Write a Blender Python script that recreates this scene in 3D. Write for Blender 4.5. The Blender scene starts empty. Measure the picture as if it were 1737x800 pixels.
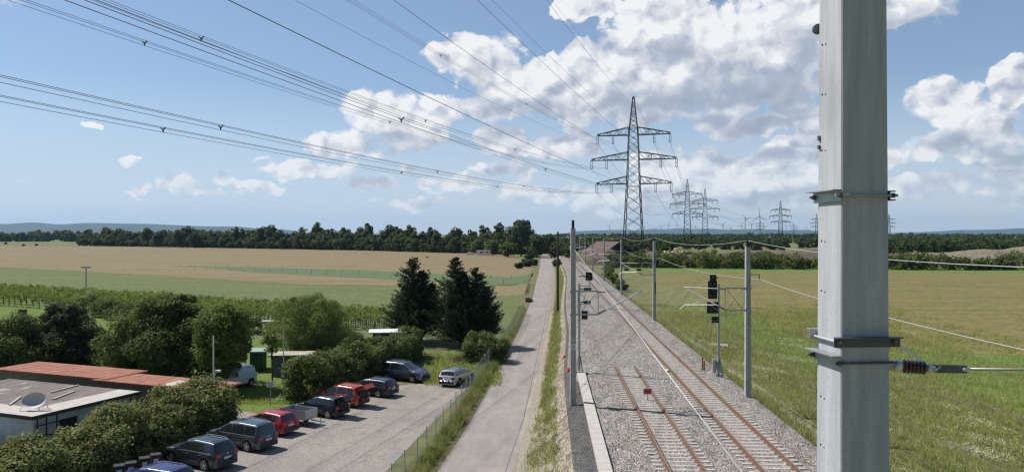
import bpy, bmesh, math, random
import numpy as np
from mathutils import Vector, Matrix
R = math.radians
sc = bpy.context.scene
COL = sc.collection
random.seed(7)
rng = np.random.default_rng(7)

# ------------------------------------------------------------------ camera
CZ = 13.8; F = 1310.0; PX0 = 868.5; PY0 = 397.0
cam_d = bpy.data.cameras.new('camera'); cam = bpy.data.objects.new('camera', cam_d); COL.objects.link(cam)
cam.location = (0, 0, CZ); cam.rotation_euler = (R(90), 0, 0)
cam_d.sensor_width = 36; cam_d.lens = 36 * F / 1737.0
cam_d.shift_y = -3.0 / 1737.0
cam_d.clip_start = 0.1; cam_d.clip_end = 40000
sc.camera = cam

# ------------------------------------------------------------------ exposure / render
sc.view_settings.view_transform = 'Standard'; sc.view_settings.look = 'None'
sc.view_settings.exposure = 0.0; sc.view_settings.gamma = 1.0
sc.view_settings.use_curve_mapping = False
sc.render.engine = 'CYCLES'
sc.cycles.use_denoising = True
sc.cycles.max_bounces = 5; sc.cycles.diffuse_bounces = 2; sc.cycles.glossy_bounces = 2
sc.cycles.transmission_bounces = 3; sc.cycles.transparent_max_bounces = 8; sc.cycles.volume_bounces = 1
sc.cycles.caustics_reflective = False; sc.cycles.caustics_refractive = False
sc.cycles.sample_clamp_indirect = 4.0
sc.cycles.use_adaptive_sampling = True; sc.cycles.adaptive_threshold = 0.015
sc.cycles.filter_width = 1.3

# ------------------------------------------------------------------ node helper
class NT:
    def __init__(s, tree): s.t = tree; s.n = tree.nodes; s.l = tree.links
    def new(s, typ, **kw):
        nd = s.n.new(typ)
        for k, v in kw.items(): setattr(nd, k, v)
        return nd
    def put(s, sock, v):
        if isinstance(v, bpy.types.NodeSocket): s.l.new(v, sock)
        elif isinstance(v, (tuple, list)) and len(v) == 3 and sock.type == 'RGBA': sock.default_value = (*v, 1)
        else: sock.default_value = v
    def m(s, op, a, b=0.0, c=0.0, clamp=False):
        nd = s.new('ShaderNodeMath', operation=op, use_clamp=clamp)
        s.put(nd.inputs[0], a); s.put(nd.inputs[1], b); s.put(nd.inputs[2], c)
        return nd.outputs[0]
    def v(s, op, a, b=(0, 0, 0), out=0):
        nd = s.new('ShaderNodeVectorMath', operation=op)
        s.put(nd.inputs[0], a); s.put(nd.inputs[1], b)
        return nd.outputs[out]
    def xyz(s, x, y, z=0.0):
        nd = s.new('ShaderNodeCombineXYZ')
        s.put(nd.inputs[0], x); s.put(nd.inputs[1], y); s.put(nd.inputs[2], z)
        return nd.outputs[0]
    def sep(s, vec):
        nd = s.new('ShaderNodeSeparateXYZ'); s.put(nd.inputs[0], vec); return nd.outputs
    def noise(s, vec, scale, detail=4, rough=0.55, dist=0.0, out='Fac', dim='3D', lac=2.0):
        nd = s.new('ShaderNodeTexNoise', noise_dimensions=dim)
        s.put(nd.inputs['Vector'], vec); nd.inputs['Scale'].default_value = scale
        nd.inputs['Detail'].default_value = detail; nd.inputs['Roughness'].default_value = rough
        nd.inputs['Distortion'].default_value = dist; nd.inputs['Lacunarity'].default_value = lac
        return nd.outputs[out]
    def voro(s, vec, scale, out='Distance', feat='F1', detail=0.0, dim='3D'):
        nd = s.new('ShaderNodeTexVoronoi', feature=feat, voronoi_dimensions=dim)
        s.put(nd.inputs['Vector'], vec); nd.inputs['Scale'].default_value = scale
        if 'Detail' in nd.inputs: nd.inputs['Detail'].default_value = detail
        return nd.outputs[out]
    def rng(s, val, a, b, c=0.0, d=1.0, smooth=False):
        nd = s.new('ShaderNodeMapRange'); nd.clamp = True
        if smooth: nd.interpolation_type = 'SMOOTHSTEP'
        s.put(nd.inputs[0], val)
        for i, q in enumerate((a, b, c, d)): s.put(nd.inputs[i + 1], q)
        return nd.outputs[0]
    def mix(s, f, a, b, blend='MIX'):
        nd = s.new('ShaderNodeMix', data_type='RGBA', blend_type=blend)
        s.put(nd.inputs[0], f)
        s.put(nd.inputs[6], a if not (isinstance(a, tuple)) else (*a, 1) if len(a) == 3 else a)
        s.put(nd.inputs[7], b if not (isinstance(b, tuple)) else (*b, 1) if len(b) == 3 else b)
        return nd.outputs[2]
    def ramp(s, f, stops):
        nd = s.new('ShaderNodeValToRGB'); s.put(nd.inputs[0], f)
        cr = nd.color_ramp
        while len(cr.elements) < len(stops): cr.elements.new(0.5)
        for e, (p, c) in zip(cr.elements, stops): e.position = p; e.color = (*c, 1)
        return nd.outputs[0]

# ------------------------------------------------------------------ sun + sky
SUN_EL, SUN_AZ = R(52), R(-65.6)          # azimuth from +Y, clockwise positive
sun_vec = Vector((math.cos(SUN_EL) * math.sin(SUN_AZ), math.cos(SUN_EL) * math.cos(SUN_AZ), math.sin(SUN_EL)))
sd = bpy.data.lights.new('sun', 'SUN'); sd.energy = 5.0; sd.angle = R(0.53); sd.color = (1.0, 0.955, 0.89)
sun = bpy.data.objects.new('sun', sd); COL.objects.link(sun)
sun.rotation_euler = (-sun_vec).to_track_quat('-Z', 'Y').to_euler()

def pxae(px, py):
    az = math.atan((px - PX0) / F)
    return az, math.atan((PY0 - py) / F * math.cos(az))

# cumulus clouds as (x, y, rx, ry, weight) seen in degrees-like photo units, turned into azimuth/elevation
CLOUDS = [
 (1395, 15, 290, 85, 1.0), (1255, 95, 190, 105, 1.25), (1080, 130, 190, 85, 1.2), (905, 140, 120, 55, 1.0),
 (815, 105, 95, 45, .9), (1150, 40, 170, 55, 1.0), (1010, 12, 55, 26, .8), (1180, 165, 190, 32, .8), (955, 15, 30, 20, .6), (820,180,60,25,.8),
 (1520, 25, 80, 45, .9), (900, 150, 150, 52, 1.25), (1020, 160, 230, 38, 1.2), (1250, 140, 180, 55, 1.3), (830, 125, 80, 45, 1.1),
 (655, 190, 75, 42, 1.0), (725, 195, 65, 38, .9), (600, 178, 30, 22, .6), (590, 250, 75, 27, .9), (690, 235, 60, 24, .7), (520, 285, 80, 20, .8), (640, 262, 60, 18, .7), (735,225,50,25,.8),
 (835, 235, 45, 26, .8), (860, 250, 30, 18, .6), (708, 290, 30, 15, .7), (632, 308, 40, 13, .7),
 (375, 303, 38, 16, .9), (305, 312, 48, 20, .95), (440, 314, 38, 9, .8), (245, 320, 18, 16, .7), (340,326,110,9,.75),
 (157, 220, 20, 6, .75), (222, 271, 16, 7, .75), (16, 12, 38, 20, .9), (40, 20, 20, 8, .6), (32, 307, 14, 4, .5), (435, 272, 16, 5, .5),
 (785, 315, 65, 18, .8), (850, 290, 60, 18, .7), (690, 345, 90, 10, .5), (900, 325, 100, 20, .6),
 (955, 245, 62, 34, .9), (1010, 260, 45, 24, .8), (1150, 213, 16, 8, .5),
 (1215, 200, 60, 24, .9), (1345, 180, 62, 36, 1.0), (1300, 212, 110, 22, 1.0), (1380, 215, 80, 25, .9),
 (1130, 290, 90, 32, .9), (1240, 285, 110, 34, 1.0), (1340, 270, 100, 30, 1.0), (1290, 320, 150, 30, .9), (1400, 300, 90, 30, .8), (1180,325,120,22,.8), (1100, 345, 130, 22, .6),
 (1590, 180, 100, 36, 1.0), (1545, 172, 40, 24, .8), (1712, 140, 50, 45, 1.0), (1690, 200, 75, 40, 1.1), (1650, 235, 110, 28, 1.0), (1560, 262, 85, 34, .9), (1700, 275, 90, 30, .9), (1620, 315, 150, 24, .8), (1480, 330, 120, 22, .7), (1740, 325, 80, 22, .7),
]
def cloud_mask_group():
    g = bpy.data.node_groups.new('cumulus_cover', 'ShaderNodeTree')
    g.interface.new_socket('Vector', in_out='INPUT', socket_type='NodeSocketVector')
    g.interface.new_socket('Cover', in_out='OUTPUT', socket_type='NodeSocketFloat')
    n = NT(g); gi = n.new('NodeGroupInput'); go = n.new('NodeGroupOutput')
    acc = None
    for (cx, cy, rx, ry, w) in CLOUDS:
        a, e = pxae(cx, cy); a2, _ = pxae(cx + rx, cy); _, e2 = pxae(cx, cy - ry)
        d = n.v('SUBTRACT', gi.outputs[0], (a, e, 0))
        d = n.v('MULTIPLY', d, (1 / abs(a2 - a) / 1.03, 1 / abs(e2 - e) / 1.03, 0))
        r2 = n.v('DOT_PRODUCT', d, d, out=1)
        val = n.m('MULTIPLY_ADD', r2, -w, w)
        acc = val if acc is None else n.m('MAXIMUM', acc, val)
    n.l.new(acc, go.inputs[0])
    return g

world = bpy.data.worlds.new('World'); sc.world = world; world.use_nodes = True
W = NT(world.node_tree); W.n.clear()
out = W.new('ShaderNodeOutputWorld'); bg = W.new('ShaderNodeBackground'); W.l.new(bg.outputs[0], out.inputs[0])
sky = W.new('ShaderNodeTexSky', sky_type='NISHITA'); sky.sun_disc = False
sky.sun_elevation = SUN_EL; sky.sun_rotation = SUN_AZ
sky.altitude = 100; sky.air_density = 1.0; sky.dust_density = 0.35; sky.ozone_density = 2.0
SKY_STR = 0.092
HAZE = 0.00004
tc = W.new('ShaderNodeTexCoord'); X, Y, Z = W.sep(tc.outputs['Generated'])
AZ = W.m('ARCTAN2', X, Y); EL = W.m('ARCSINE', Z)
P0 = W.xyz(AZ, EL, 0.0)
warp = W.v('SUBTRACT', W.noise(P0, 14, 4, .55, out='Color', dim='2D'), (.5, .5, .5))
Pw = W.v('ADD', P0, W.v('MULTIPLY', warp, (.055, .04, 0)))
grp = cloud_mask_group()
def cover(vec):
    nd = W.new('ShaderNodeGroup'); nd.node_tree = grp; W.put(nd.inputs[0], vec); return nd.outputs[0]
Pl = W.v('ADD', P0, W.v('MULTIPLY', W.v('SUBTRACT', W.noise(P0, 40, 3, .5, out='Color', dim='2D'), (.5, .5, .5)), (.022, .018, 0)))
Ps = W.v('MULTIPLY', Pl, (1.0, 1.25, 1.0))
def puffs(vec):
    # billows: soft cell bumps at falling sizes
    a = W.m('SUBTRACT', 0.62, W.voro(vec, 17, detail=0, feat='SMOOTH_F1', dim='2D'))
    b = W.m('SUBTRACT', 0.62, W.voro(vec, 45, detail=0, feat='SMOOTH_F1', dim='2D'))
    c = W.noise(vec, 60, 5, .56, dim='2D')
    s_ = W.m('MULTIPLY', a, 1.05); s_ = W.m('MULTIPLY_ADD', b, .48, s_)
    return W.m('MULTIPLY_ADD', c, .75, s_)
LIT = (-0.0095, 0.0125, 0)
pf = puffs(Ps); pf2 = puffs(W.v('ADD', Ps, LIT))
M1 = cover(Pw)
M2 = cover(W.v('ADD', Pw, (-.014, .042, 0)))
# low, flat streaky cloud near the horizon
strat = W.noise(W.v('MULTIPLY', Pw, (6, 34, 1)), 1.3, 5, .6, dim='2D')
elr = W.rng(EL, .0, .17, 1, 0)
azr = W.rng(AZ, -.30, .1, 0, 1, True)
low = W.m('MULTIPLY', W.m('MULTIPLY', W.rng(strat, .40, .64), elr), azr)
dens = W.m('ADD', W.m('MULTIPLY', M1, .85), W.m('MULTIPLY', W.m('SUBTRACT', pf, .735), 1.05))
soft = W.rng(W.noise(P0, 9, 2, .5, dim='2D'), .35, .65, .20, .62)
alpha = W.rng(dens, .02, soft, 0, 1, True)
# light: bright where the billow faces the sun, grey where much cloud lies between here and the sun
rel = W.m('MULTIPLY', W.m('SUBTRACT', pf, pf2), .95)
thick = W.rng(M2, -.05, 0.85, 0, 1, True)
core = W.rng(M1, .45, 1.15, 0, 1, True)
under = W.rng(W.m('SUBTRACT', M2, M1), -.40, .30, .10, 1.0, True)
shade = W.m('MULTIPLY', W.m('MULTIPLY', thick, under), W.m('MULTIPLY_ADD', core, .55, .45))
lum = W.m('SUBTRACT', W.m('ADD', .98, W.m('MULTIPLY', rel, W.m('SUBTRACT', 1.15, shade))), W.m('MULTIPLY', shade, .95))
lum = W.rng(lum, .0, 1.1, .0, 1.0)
ccol = W.ramp(lum, [(0.0, (.33, .385, .49)), (.36, (.44, .49, .59)), (.62, (.64, .675, .745)), (.85, (.80, .815, .85)), (1.0, (.92, .925, .935))])
CLOUD_GAIN = 1.0
skyc = W.v('SCALE', sky.outputs[0]); skyc.node.inputs['Scale'].default_value = SKY_STR
lowc = W.v('ADD', W.v('MULTIPLY', skyc, (.35, .35, .35)), (.43, .46, .52))
veil = W.rng(EL, 0.0, .26, .84, 0.0, True)
# the low air is brightest on the sun's side and dimmer opposite
front = W.rng(W.m('COSINE', W.m('SUBTRACT', AZ, -.25)), -.35, .70, .05, 1.0, True)
veil = W.m('MULTIPLY', veil, front)
behind = W.rng(W.m('COSINE', AZ), -.7, .5, .62, 1.0, True)
skd = W.v('SCALE', W.v('MULTIPLY', skyc, (.92, 1.02, 1.12))); W.l.new(behind, skd.node.inputs['Scale'])
veil = W.m('MAXIMUM', veil, W.m('MULTIPLY', W.m('SUBTRACT', front, .12), .20))
base = W.mix(veil, skd, (.58, .69, .84))
c1 = W.mix(W.m('MULTIPLY', low, .9), base, lowc)
# distant clouds near the horizon fade into the air
fade = W.rng(EL, .0, .12, .55, .98)
c2 = W.mix(W.m('MULTIPLY', alpha, fade), c1, ccol)
W.l.new(c2, bg.inputs[0]); bg.inputs[1].default_value = 1.0
world.cycles.sampling_method = 'MANUAL'; world.cycles.sample_map_resolution = 512

# ================================================================== helpers
def tag(o, label=None, cat=None, group=None, kind=None):
    if label: o['label'] = label
    if cat: o['category'] = cat
    if group: o['group'] = group
    if kind: o['kind'] = kind
    return o
def empty(name, loc=(0, 0, 0), rz=0.0, label=None, cat=None, group=None):
    o = bpy.data.objects.new(name, None); COL.objects.link(o)
    o.location = loc; o.rotation_euler = (0, 0, rz); o.empty_display_size = .3
    return tag(o, label, cat, group)
def copy_tree(o, parent=None):
    c = o.copy(); COL.objects.link(c)
    if parent is not None: c.parent = parent
    for ch in list(o.children): copy_tree(ch, c)
    return c
def link_mesh(name, verts, faces, mat, parent=None, smooth=False, loc=None):
    me = bpy.data.meshes.new(name)
    me.from_pydata([tuple(v) for v in verts], [], faces); me.update()
    if mat is not None: me.materials.append(mat)
    if smooth: me.polygons.foreach_set('use_smooth', [True] * len(me.polygons))
    o = bpy.data.objects.new(name, me); COL.objects.link(o)
    if parent is not None: o.parent = parent
    if loc is not None: o.location = loc
    return o
class MB:
    """collects shapes, then becomes ONE mesh object"""
    def __init__(s): s.v = []; s.f = []
    def add(s, vs, fs):
        b = len(s.v); s.v += [Vector(v) for v in vs]; s.f += [tuple(i + b for i in f) for f in fs]; return s
    def box(s, c, size, rz=0.0, M=None):
        x, y, z = size[0] / 2, size[1] / 2, size[2] / 2
        vs = [Vector((a, b, d)) for a in (-x, x) for b in (-y, y) for d in (-z, z)]
        m = M if M is not None else Matrix.Rotation(rz, 3, 'Z')
        vs = [m @ v + Vector(c) for v in vs]
        return s.add(vs, [(0, 1, 3, 2), (4, 6, 7, 5), (0, 4, 5, 1), (2, 3, 7, 6), (0, 2, 6, 4), (1, 5, 7, 3)])
    def bar(s, a, b, w, h=None, up=(0, 0, 1), w2=None):
        a, b = Vector(a), Vector(b); d = (b - a)
        if d.length < 1e-6: return s
        d.normalize(); u = Vector(up)
        if abs(d.dot(u)) > .98: u = Vector((0, 1, 0))
        x = d.cross(u).normalized(); y = x.cross(d); h = h or w; k = (w2 or w) / w
        vs = []
        for p, q in ((a, 1), (b, k)):
            for i, j in ((-1, -1), (1, -1), (1, 1), (-1, 1)): vs.append(p + x * i * w / 2 * q + y * j * h / 2 * q)
        return s.add(vs, [(3, 2, 1, 0), (4, 5, 6, 7), (0, 1, 5, 4), (1, 2, 6, 5), (2, 3, 7, 6), (3, 0, 4, 7)])
    def tube(s, pts, r, n=6, r2=None, cap=True):
        pts = [Vector(p) for p in pts]; m = len(pts); b = len(s.v)
        for i, p in enumerate(pts):
            d = (pts[min(i + 1, m - 1)] - pts[max(i - 1, 0)]).normalized()
            u = Vector((0, 0, 1)) if abs(d.z) < .95 else Vector((0, 1, 0))
            x = d.cross(u).normalized(); y = x.cross(d)
            rr = r[i] if isinstance(r, (list, tuple)) else (r if r2 is None else r + (r2 - r) * i / (m - 1))
            for k in range(n):
                t = 2 * math.pi * k / n; s.v.append(p + x * math.cos(t) * rr + y * math.sin(t) * rr)
        for i in range(m - 1):
            for k in range(n):
                a0 = b + i * n + k; a1 = b + i * n + (k + 1) % n
                s.f.append((a0, a1, a1 + n, a0 + n))
        if cap:
            s.f.append(tuple(b + k for k in range(n))[::-1]); s.f.append(tuple(b + (m - 1) * n + k for k in range(n)))
        return s
    def lathe(s, prof, n=16, M=None, c=(0, 0, 0)):
        """prof: (radius, z) pairs around local Z"""
        b = len(s.v); M = M or Matrix.Identity(3); c = Vector(c)
        for r, z in prof:
            for k in range(n):
                t = 2 * math.pi * k / n; s.v.append(M @ Vector((r * math.cos(t), r * math.sin(t), z)) + c)
        for i in range(len(prof) - 1):
            for k in range(n):
                a0 = b + i * n + k; a1 = b + i * n + (k + 1) % n
                s.f.append((a0, a1, a1 + n, a0 + n))
        s.f.append(tuple(b + k for k in range(n))[::-1]); s.f.append(tuple(b + (len(prof) - 1) * n + k for k in range(n)))
        return s
    def build(s, name, mat, parent=None, smooth=False, loc=None):
        return link_mesh(name, s.v, s.f, mat, parent, smooth, loc)
def fast_mesh(name, V, Q, mat, parent=None, smooth=False):
    """numpy verts (n,3) and quads or tris (m,k)"""
    me = bpy.data.meshes.new(name); V = np.asarray(V, np.float32); Q = np.asarray(Q, np.int32)
    k = Q.shape[1]
    me.vertices.add(len(V)); me.vertices.foreach_set('co', V.ravel())
    me.loops.add(Q.size); me.loops.foreach_set('vertex_index', Q.ravel())
    me.polygons.add(len(Q)); me.polygons.foreach_set('loop_start', np.arange(len(Q), dtype=np.int32) * k)
    if smooth: me.polygons.foreach_set('use_smooth', np.ones(len(Q), bool))
    me.update(calc_edges=True)
    if mat is not None: me.materials.append(mat)
    o = bpy.data.objects.new(name, me); COL.objects.link(o)
    if parent is not None: o.parent = parent
    return o

# ================================================================== materials
def mat(name, col=(.5, .5, .5), rough=.7, metal=0.0, var=0.0, vscale=3.0, bump=0.0, bscale=20.0, spec=.5, coat=0.0, stretch=(1, 1, 1), col2=None):
    m = bpy.data.materials.new(name); m.use_nodes = True; N = NT(m.node_tree)
    p = N.n['Principled BSDF']; p.inputs['Roughness'].default_value = rough; p.inputs['Metallic'].default_value = metal
    p.inputs['Specular IOR Level'].default_value = spec; p.inputs['Coat Weight'].default_value = coat
    p.inputs['Base Color'].default_value = (*col, 1)
    if var or bump or col2:
        co = N.v('MULTIPLY', N.new('ShaderNodeTexCoord').outputs['Object'], stretch)
        if var or col2:
            nz = N.noise(co, vscale, 5, .6)
            a = tuple(c * (1 - var) for c in col); b = col2 if col2 else tuple(min(1, c * (1 + var)) for c in col)
            N.l.new(N.mix(N.rng(nz, .3, .7), a, b), p.inputs['Base Color'])
        if bump:
            bn = N.new('ShaderNodeBump'); bn.inputs['Strength'].default_value = bump; bn.inputs['Distance'].default_value = .05
            N.l.new(N.noise(co, bscale, 4, .6), bn.inputs['Height']); N.l.new(bn.outputs[0], p.inputs['Normal'])
    return m
def leafmat(name, c1, c2, trans=.25, rough=.75, c3=None, sc_=1.2, spec=.15, gain=1.38):
    c1 = tuple(v * gain for v in c1); c2 = tuple(v * gain for v in c2)
    m = bpy.data.materials.new(name); m.use_nodes = True; N = NT(m.node_tree); N.n.clear()
    o = N.new('ShaderNodeOutputMaterial'); p = N.new('ShaderNodeBsdfPrincipled'); t = N.new('ShaderNodeBsdfTranslucent')
    geo = N.new('ShaderNodeNewGeometry'); co = N.new('ShaderNodeTexCoord').outputs['Object']
    f = N.m('MULTIPLY_ADD', geo.outputs['Random Per Island'], .6, N.m('MULTIPLY', N.noise(co, sc_, 2), .5))
    col = N.mix(N.rng(f, .25, .8), c1, c2)
    if c3: col = N.mix(N.rng(N.noise(co, sc_ * .45, 2), .52, .68), col, c3)
    N.l.new(col, p.inputs['Base Color']); p.inputs['Roughness'].default_value = rough; p.inputs['Specular IOR Level'].default_value = spec
    N.l.new(N.mix(.5, col, (.25, .35, .03)), t.inputs[0])
    mx = N.new('ShaderNodeMixShader'); mx.inputs[0].default_value = trans
    N.l.new(p.outputs[0], mx.inputs[1]); N.l.new(t.outputs[0], mx.inputs[2]); N.l.new(mx.outputs[0], o.inputs[0])
    return m
def groundmat(name, build, rough=.95):
    """build(N, pos) -> (colour, height or None, bump distance)"""
    m = bpy.data.materials.new(name); m.use_nodes = True; N = NT(m.node_tree)
    p = N.n['Principled BSDF']; p.inputs['Roughness'].default_value = rough; p.inputs['Specular IOR Level'].default_value = .15
    pos = N.new('ShaderNodeTexCoord').outputs['Object']
    col, h, dist = build(N, pos)
    N.l.new(col, p.inputs['Base Color'])
    if h is not None:
        bn = N.new('ShaderNodeBump'); bn.inputs['Strength'].default_value = .8; bn.inputs['Distance'].default_value = dist
        N.l.new(h, bn.inputs['Height']); N.l.new(bn.outputs[0], p.inputs['Normal'])
    return m

def g_field(c1, c2, c3, patch=.03, grain=1.6, str_=(1, 4, 1), bd=.25, rows=None):
    def f(N, pos):
        st = N.v('MULTIPLY', pos, str_)
        big = N.noise(st, patch, 5, .6); mid = N.noise(pos, patch * 9, 5, .65); fine = N.noise(pos, grain, 4, .7)
        c = N.mix(N.rng(big, .35, .68), c1, c2)
        c = N.mix(N.m('MULTIPLY', N.rng(mid, .45, .75), .7), c, c3)
        k = N.rng(fine, .25, .75, .62, 1.38)
        if rows:
            ang, freq, amt = rows
            sx, sy, _ = N.sep(pos)
            u = N.m('ADD', N.m('MULTIPLY', sx, math.cos(ang)), N.m('MULTIPLY', sy, math.sin(ang)))
            w_ = N.m('SINE', N.m('MULTIPLY_ADD', big, 6.0, N.m('MULTIPLY', u, freq)))
            k = N.m('MULTIPLY', k, N.m('MULTIPLY_ADD', w_, amt, 1.0))
        c = N.v('SCALE', c); N.l.new(k, c.node.inputs['Scale'])
        return c, N.m('ADD', fine, mid), bd
    return f
M = {}
M['earth'] = groundmat('plain_grass', g_field((.150, .165, .060), (.200, .190, .085), (.115, .145, .045), .012, .9))
M['meadow'] = groundmat('meadow_grass', g_field((.115, .155, .052), (.155, .170, .068), (.190, .175, .095), .045, 1.4, (1, 4, 1)))
M['lawn'] = groundmat('mown_lawn', g_field((.125, .195, .035), (.155, .215, .050), (.180, .200, .075), .12, 3))
M['wheat'] = groundmat('ripe_field', g_field((.275, .200, .118), (.205, .172, .092), (.175, .172, .080), .02, 1.2, (1, 5, 1), rows=(R(78), .9, .05)))
M['tan'] = groundmat('dry_strip', g_field((.255, .200, .115), (.220, .190, .100), (.185, .180, .080), .04, 1.2, (1, 5, 1)))
M['veg'] = groundmat('crop_strip', g_field((.105, .165, .075), (.135, .175, .085), (.165, .185, .090), .09, 1.5, (1, 3, 1)))
M['olive'] = groundmat('ripening_field', g_field((.205, .176, .068), (.150, .148, .052), (.280, .205, .100), .045, 1.5, (1, 3.5, 1), rows=(R(86), 1.1, .03)))
M['bright'] = groundmat('green_margin', g_field((.130, .200, .045), (.165, .215, .060), (.110, .165, .042), .06, 1.6))
M['bank'] = groundmat('rough_bank', g_field((.150, .160, .060), (.215, .200, .100), (.115, .135, .045), .16, 2.5, (1, 1.4, 1)))
M['crack'] = mat('road_crack', (.10, .09, .08), .95)
M['verge'] = groundmat('weedy_verge', g_field((.150, .165, .060), (.225, .195, .115), (.115, .145, .045), .35, 4, (1, .5, 1)))
M['dirt'] = groundmat('sandy_dirt', g_field((.330, .285, .228), (.275, .240, .185), (.205, .195, .125), .45, 4, (1, .4, 1), bd=.06))
def f_road(N, pos):
    s = N.noise(N.v('MULTIPLY', pos, (1.2, .12, 1)), .9, 5, .6); fine = N.noise(pos, 9, 4, .7); m_ = N.noise(pos, .35, 5, .6)
    c = N.mix(N.rng(s, .3, .7), (.270, .243, .220), (.345, .312, .285))
    c = N.mix(N.rng(m_, .50, .72), c, (.375, .335, .295))
    cr = N.voro(N.v('ADD', pos, N.v('SCALE', N.noise(pos, .8, 3, .6, out='Color'))), .16, feat='DISTANCE_TO_EDGE')
    c = N.mix(N.rng(cr, .0, .004, .45, 0), c, (.13, .12, .11))
    c = N.v('SCALE', c); N.l.new(N.rng(fine, .3, .7, .90, 1.09), c.node.inputs['Scale'])
    return c, fine, .01
M['road'] = groundmat('worn_asphalt', f_road, .9)
def f_gravel(N, pos):
    v = N.voro(pos, 15, out='Color'); vs = N.sep(v)[0]; big = N.noise(N.v('MULTIPLY', pos, (1, .5, 1)), .25, 5, .65); f = N.noise(pos, 5, 5, .7)
    c = N.mix(N.rng(big, .35, .68), (.295, .268, .235), (.375, .338, .295))
    c = N.mix(N.rng(N.noise(pos, .7, 4, .65), .56, .74), c, (.235, .220, .170))
    c = N.v('SCALE', c); N.l.new(N.m('MULTIPLY', N.rng(vs, 0, 1, .80, 1.2), N.rng(f, .3, .7, .84, 1.14)), c.node.inputs['Scale'])
    return c, N.m('ADD', f, vs), .035
M['gravel'] = groundmat('car_park_gravel', f_gravel)
def ballast_f(c1, c2, c3, size=11.0, dirt=.6):
    def f(N, pos):
        v = N.new('ShaderNodeTexVoronoi'); v.feature = 'F1'; N.put(v.inputs['Vector'], pos); v.inputs['Scale'].default_value = size
        rnd = N.sep(v.outputs['Color']); d = v.outputs['Distance']
        c = N.mix(rnd[0], c1, c2); big = N.noise(N.v('MULTIPLY', pos, (1, .35, 1)), .35, 5, .65)
        c = N.mix(N.m('MULTIPLY', N.rng(big, .48, .72), dirt), c, c3)
        c = N.v('SCALE', c); v2 = N.sep(N.voro(N.v('MULTIPLY', pos, (1, .7, 1)), size * .42, out='Color'))[1]; k = N.m('MULTIPLY', N.m('MULTIPLY', N.rng(rnd[1], 0, 1, .62, 1.42), N.rng(v2, 0, 1, .80, 1.18)), N.rng(d, .25, .75, 1.08, .5))
        N.l.new(k, c.node.inputs['Scale'])
        return c, N.m('MULTIPLY_ADD', rnd[2], .6, N.m('MULTIPLY', d, -1.2)), .10
    return f
M['ballast'] = groundmat('grey_ballast', ballast_f((.370, .338, .300), (.510, .468, .415), (.400, .320, .240)))
M['ballast2'] = groundmat('fine_dark_grit', ballast_f((.175, .170, .160), (.235, .225, .210), (.26, .24, .21), 16, .3))
M['slope'] = groundmat('tan_rubble_slope', ballast_f((.370, .305, .235), (.460, .395, .320), (.240, .225, .140), 6, .8))

# ================================================================== terrain
def sst(a, b, x):
    t = np.clip((np.asarray(x, float) - a) / (b - a), 0, 1); return t * t * (3 - 2 * t)
def gl(y): return 2.6 * sst(60, 200, y)
def gr(y): return 1.2 + 1.4 * sst(60, 200, y)
TOP = 3.45
def shl(y): return -8.8 + 1.0 * sst(50, 90, y) + 2.7 * sst(85, 210, y)
def toel(y): return shl(y) - (TOP - gl(y)) * .8 - .2
def toer(y): return 3.1 + (TOP - gr(y)) * 1.7
def lat(x, y): return x - 10 - .045 * y
def xat(s, y): return 10 + .045 * y + s
def H(x, y):
    s = float(lat(x, y)); y = float(y)
    if s <= toel(y): return float(gl(y))
    if s < shl(y): return float(gl(y) + (TOP - gl(y)) * (s - toel(y)) / (shl(y) - toel(y)))
    if s <= 3.1: return TOP
    if s < toer(y): return float(TOP + (gr(y) - TOP) * (s - 3.1) / (toer(y) - 3.1))
    return float(gr(y))
def G(px, py, dz=0.0):
    """point of the terrain seen at this place of the photograph"""
    z = 1.5
    for _ in range(60):
        Y = (CZ - z - dz) * F / (py - PY0); X = (px - PX0) / F * Y; z = z * .6 + .4 * H(X, Y)
    Y = (CZ - z - dz) * F / (py - PY0); X = (px - PX0) / F * Y
    return Vector((X, Y, z))
ROWS = [-20000, -8000, -3000, -1200, -500, -200, -80, -40, -15] + list(range(0, 62, 4)) + list(range(64, 204, 6)) + [212, 225, 240, 260, 280, 300, 330, 360, 400, 450, 500, 560, 640, 720, 800, 950, 1150, 1500, 2000, 2800, 4000, 6000, 9000, 13000, 20000]
LC = [-9000, -5000, -3000, -2000, -1400, -1000, -700, -500, -380, -280, -220, -170, -140, -115, -95, -80, -68, -58, -50, -43, -37, -31, -26, -22, -18, -15.2]
RC = [8.5, 11, 15, 20, 26, 33, 42, 52, 65, 80, 100, 130, 170, 220, 280, 360, 480, 650, 900, 1300, 2000, 3000, 5000, 9000]
def grid():
    V = []; nc = 0
    for y in ROWS:
        ss = LC + [float(toel(y)), float((toel(y) + shl(y)) / 2), float(shl(y)), -4.0, 0.0, 3.1, float((3.1 + toer(y)) / 2), float(toer(y))] + RC
        nc = len(ss)
        for s in ss: V.append((xat(s, y), y, H(xat(s, y), y)))
    T = []
    for j in range(len(ROWS) - 1):
        for i in range(nc - 1):
            a = j * nc + i; T += [(a, a + 1, a + nc + 1), (a, a + nc + 1, a + nc)]
    return np.array(V), np.array(T)
GV, GT = grid()
tag(fast_mesh('ground', GV, GT, M['earth']), kind='structure')
TMIN = GV[GT][:, :, :2].min(1); TMAX = GV[GT][:, :, :2].max(1)
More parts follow.
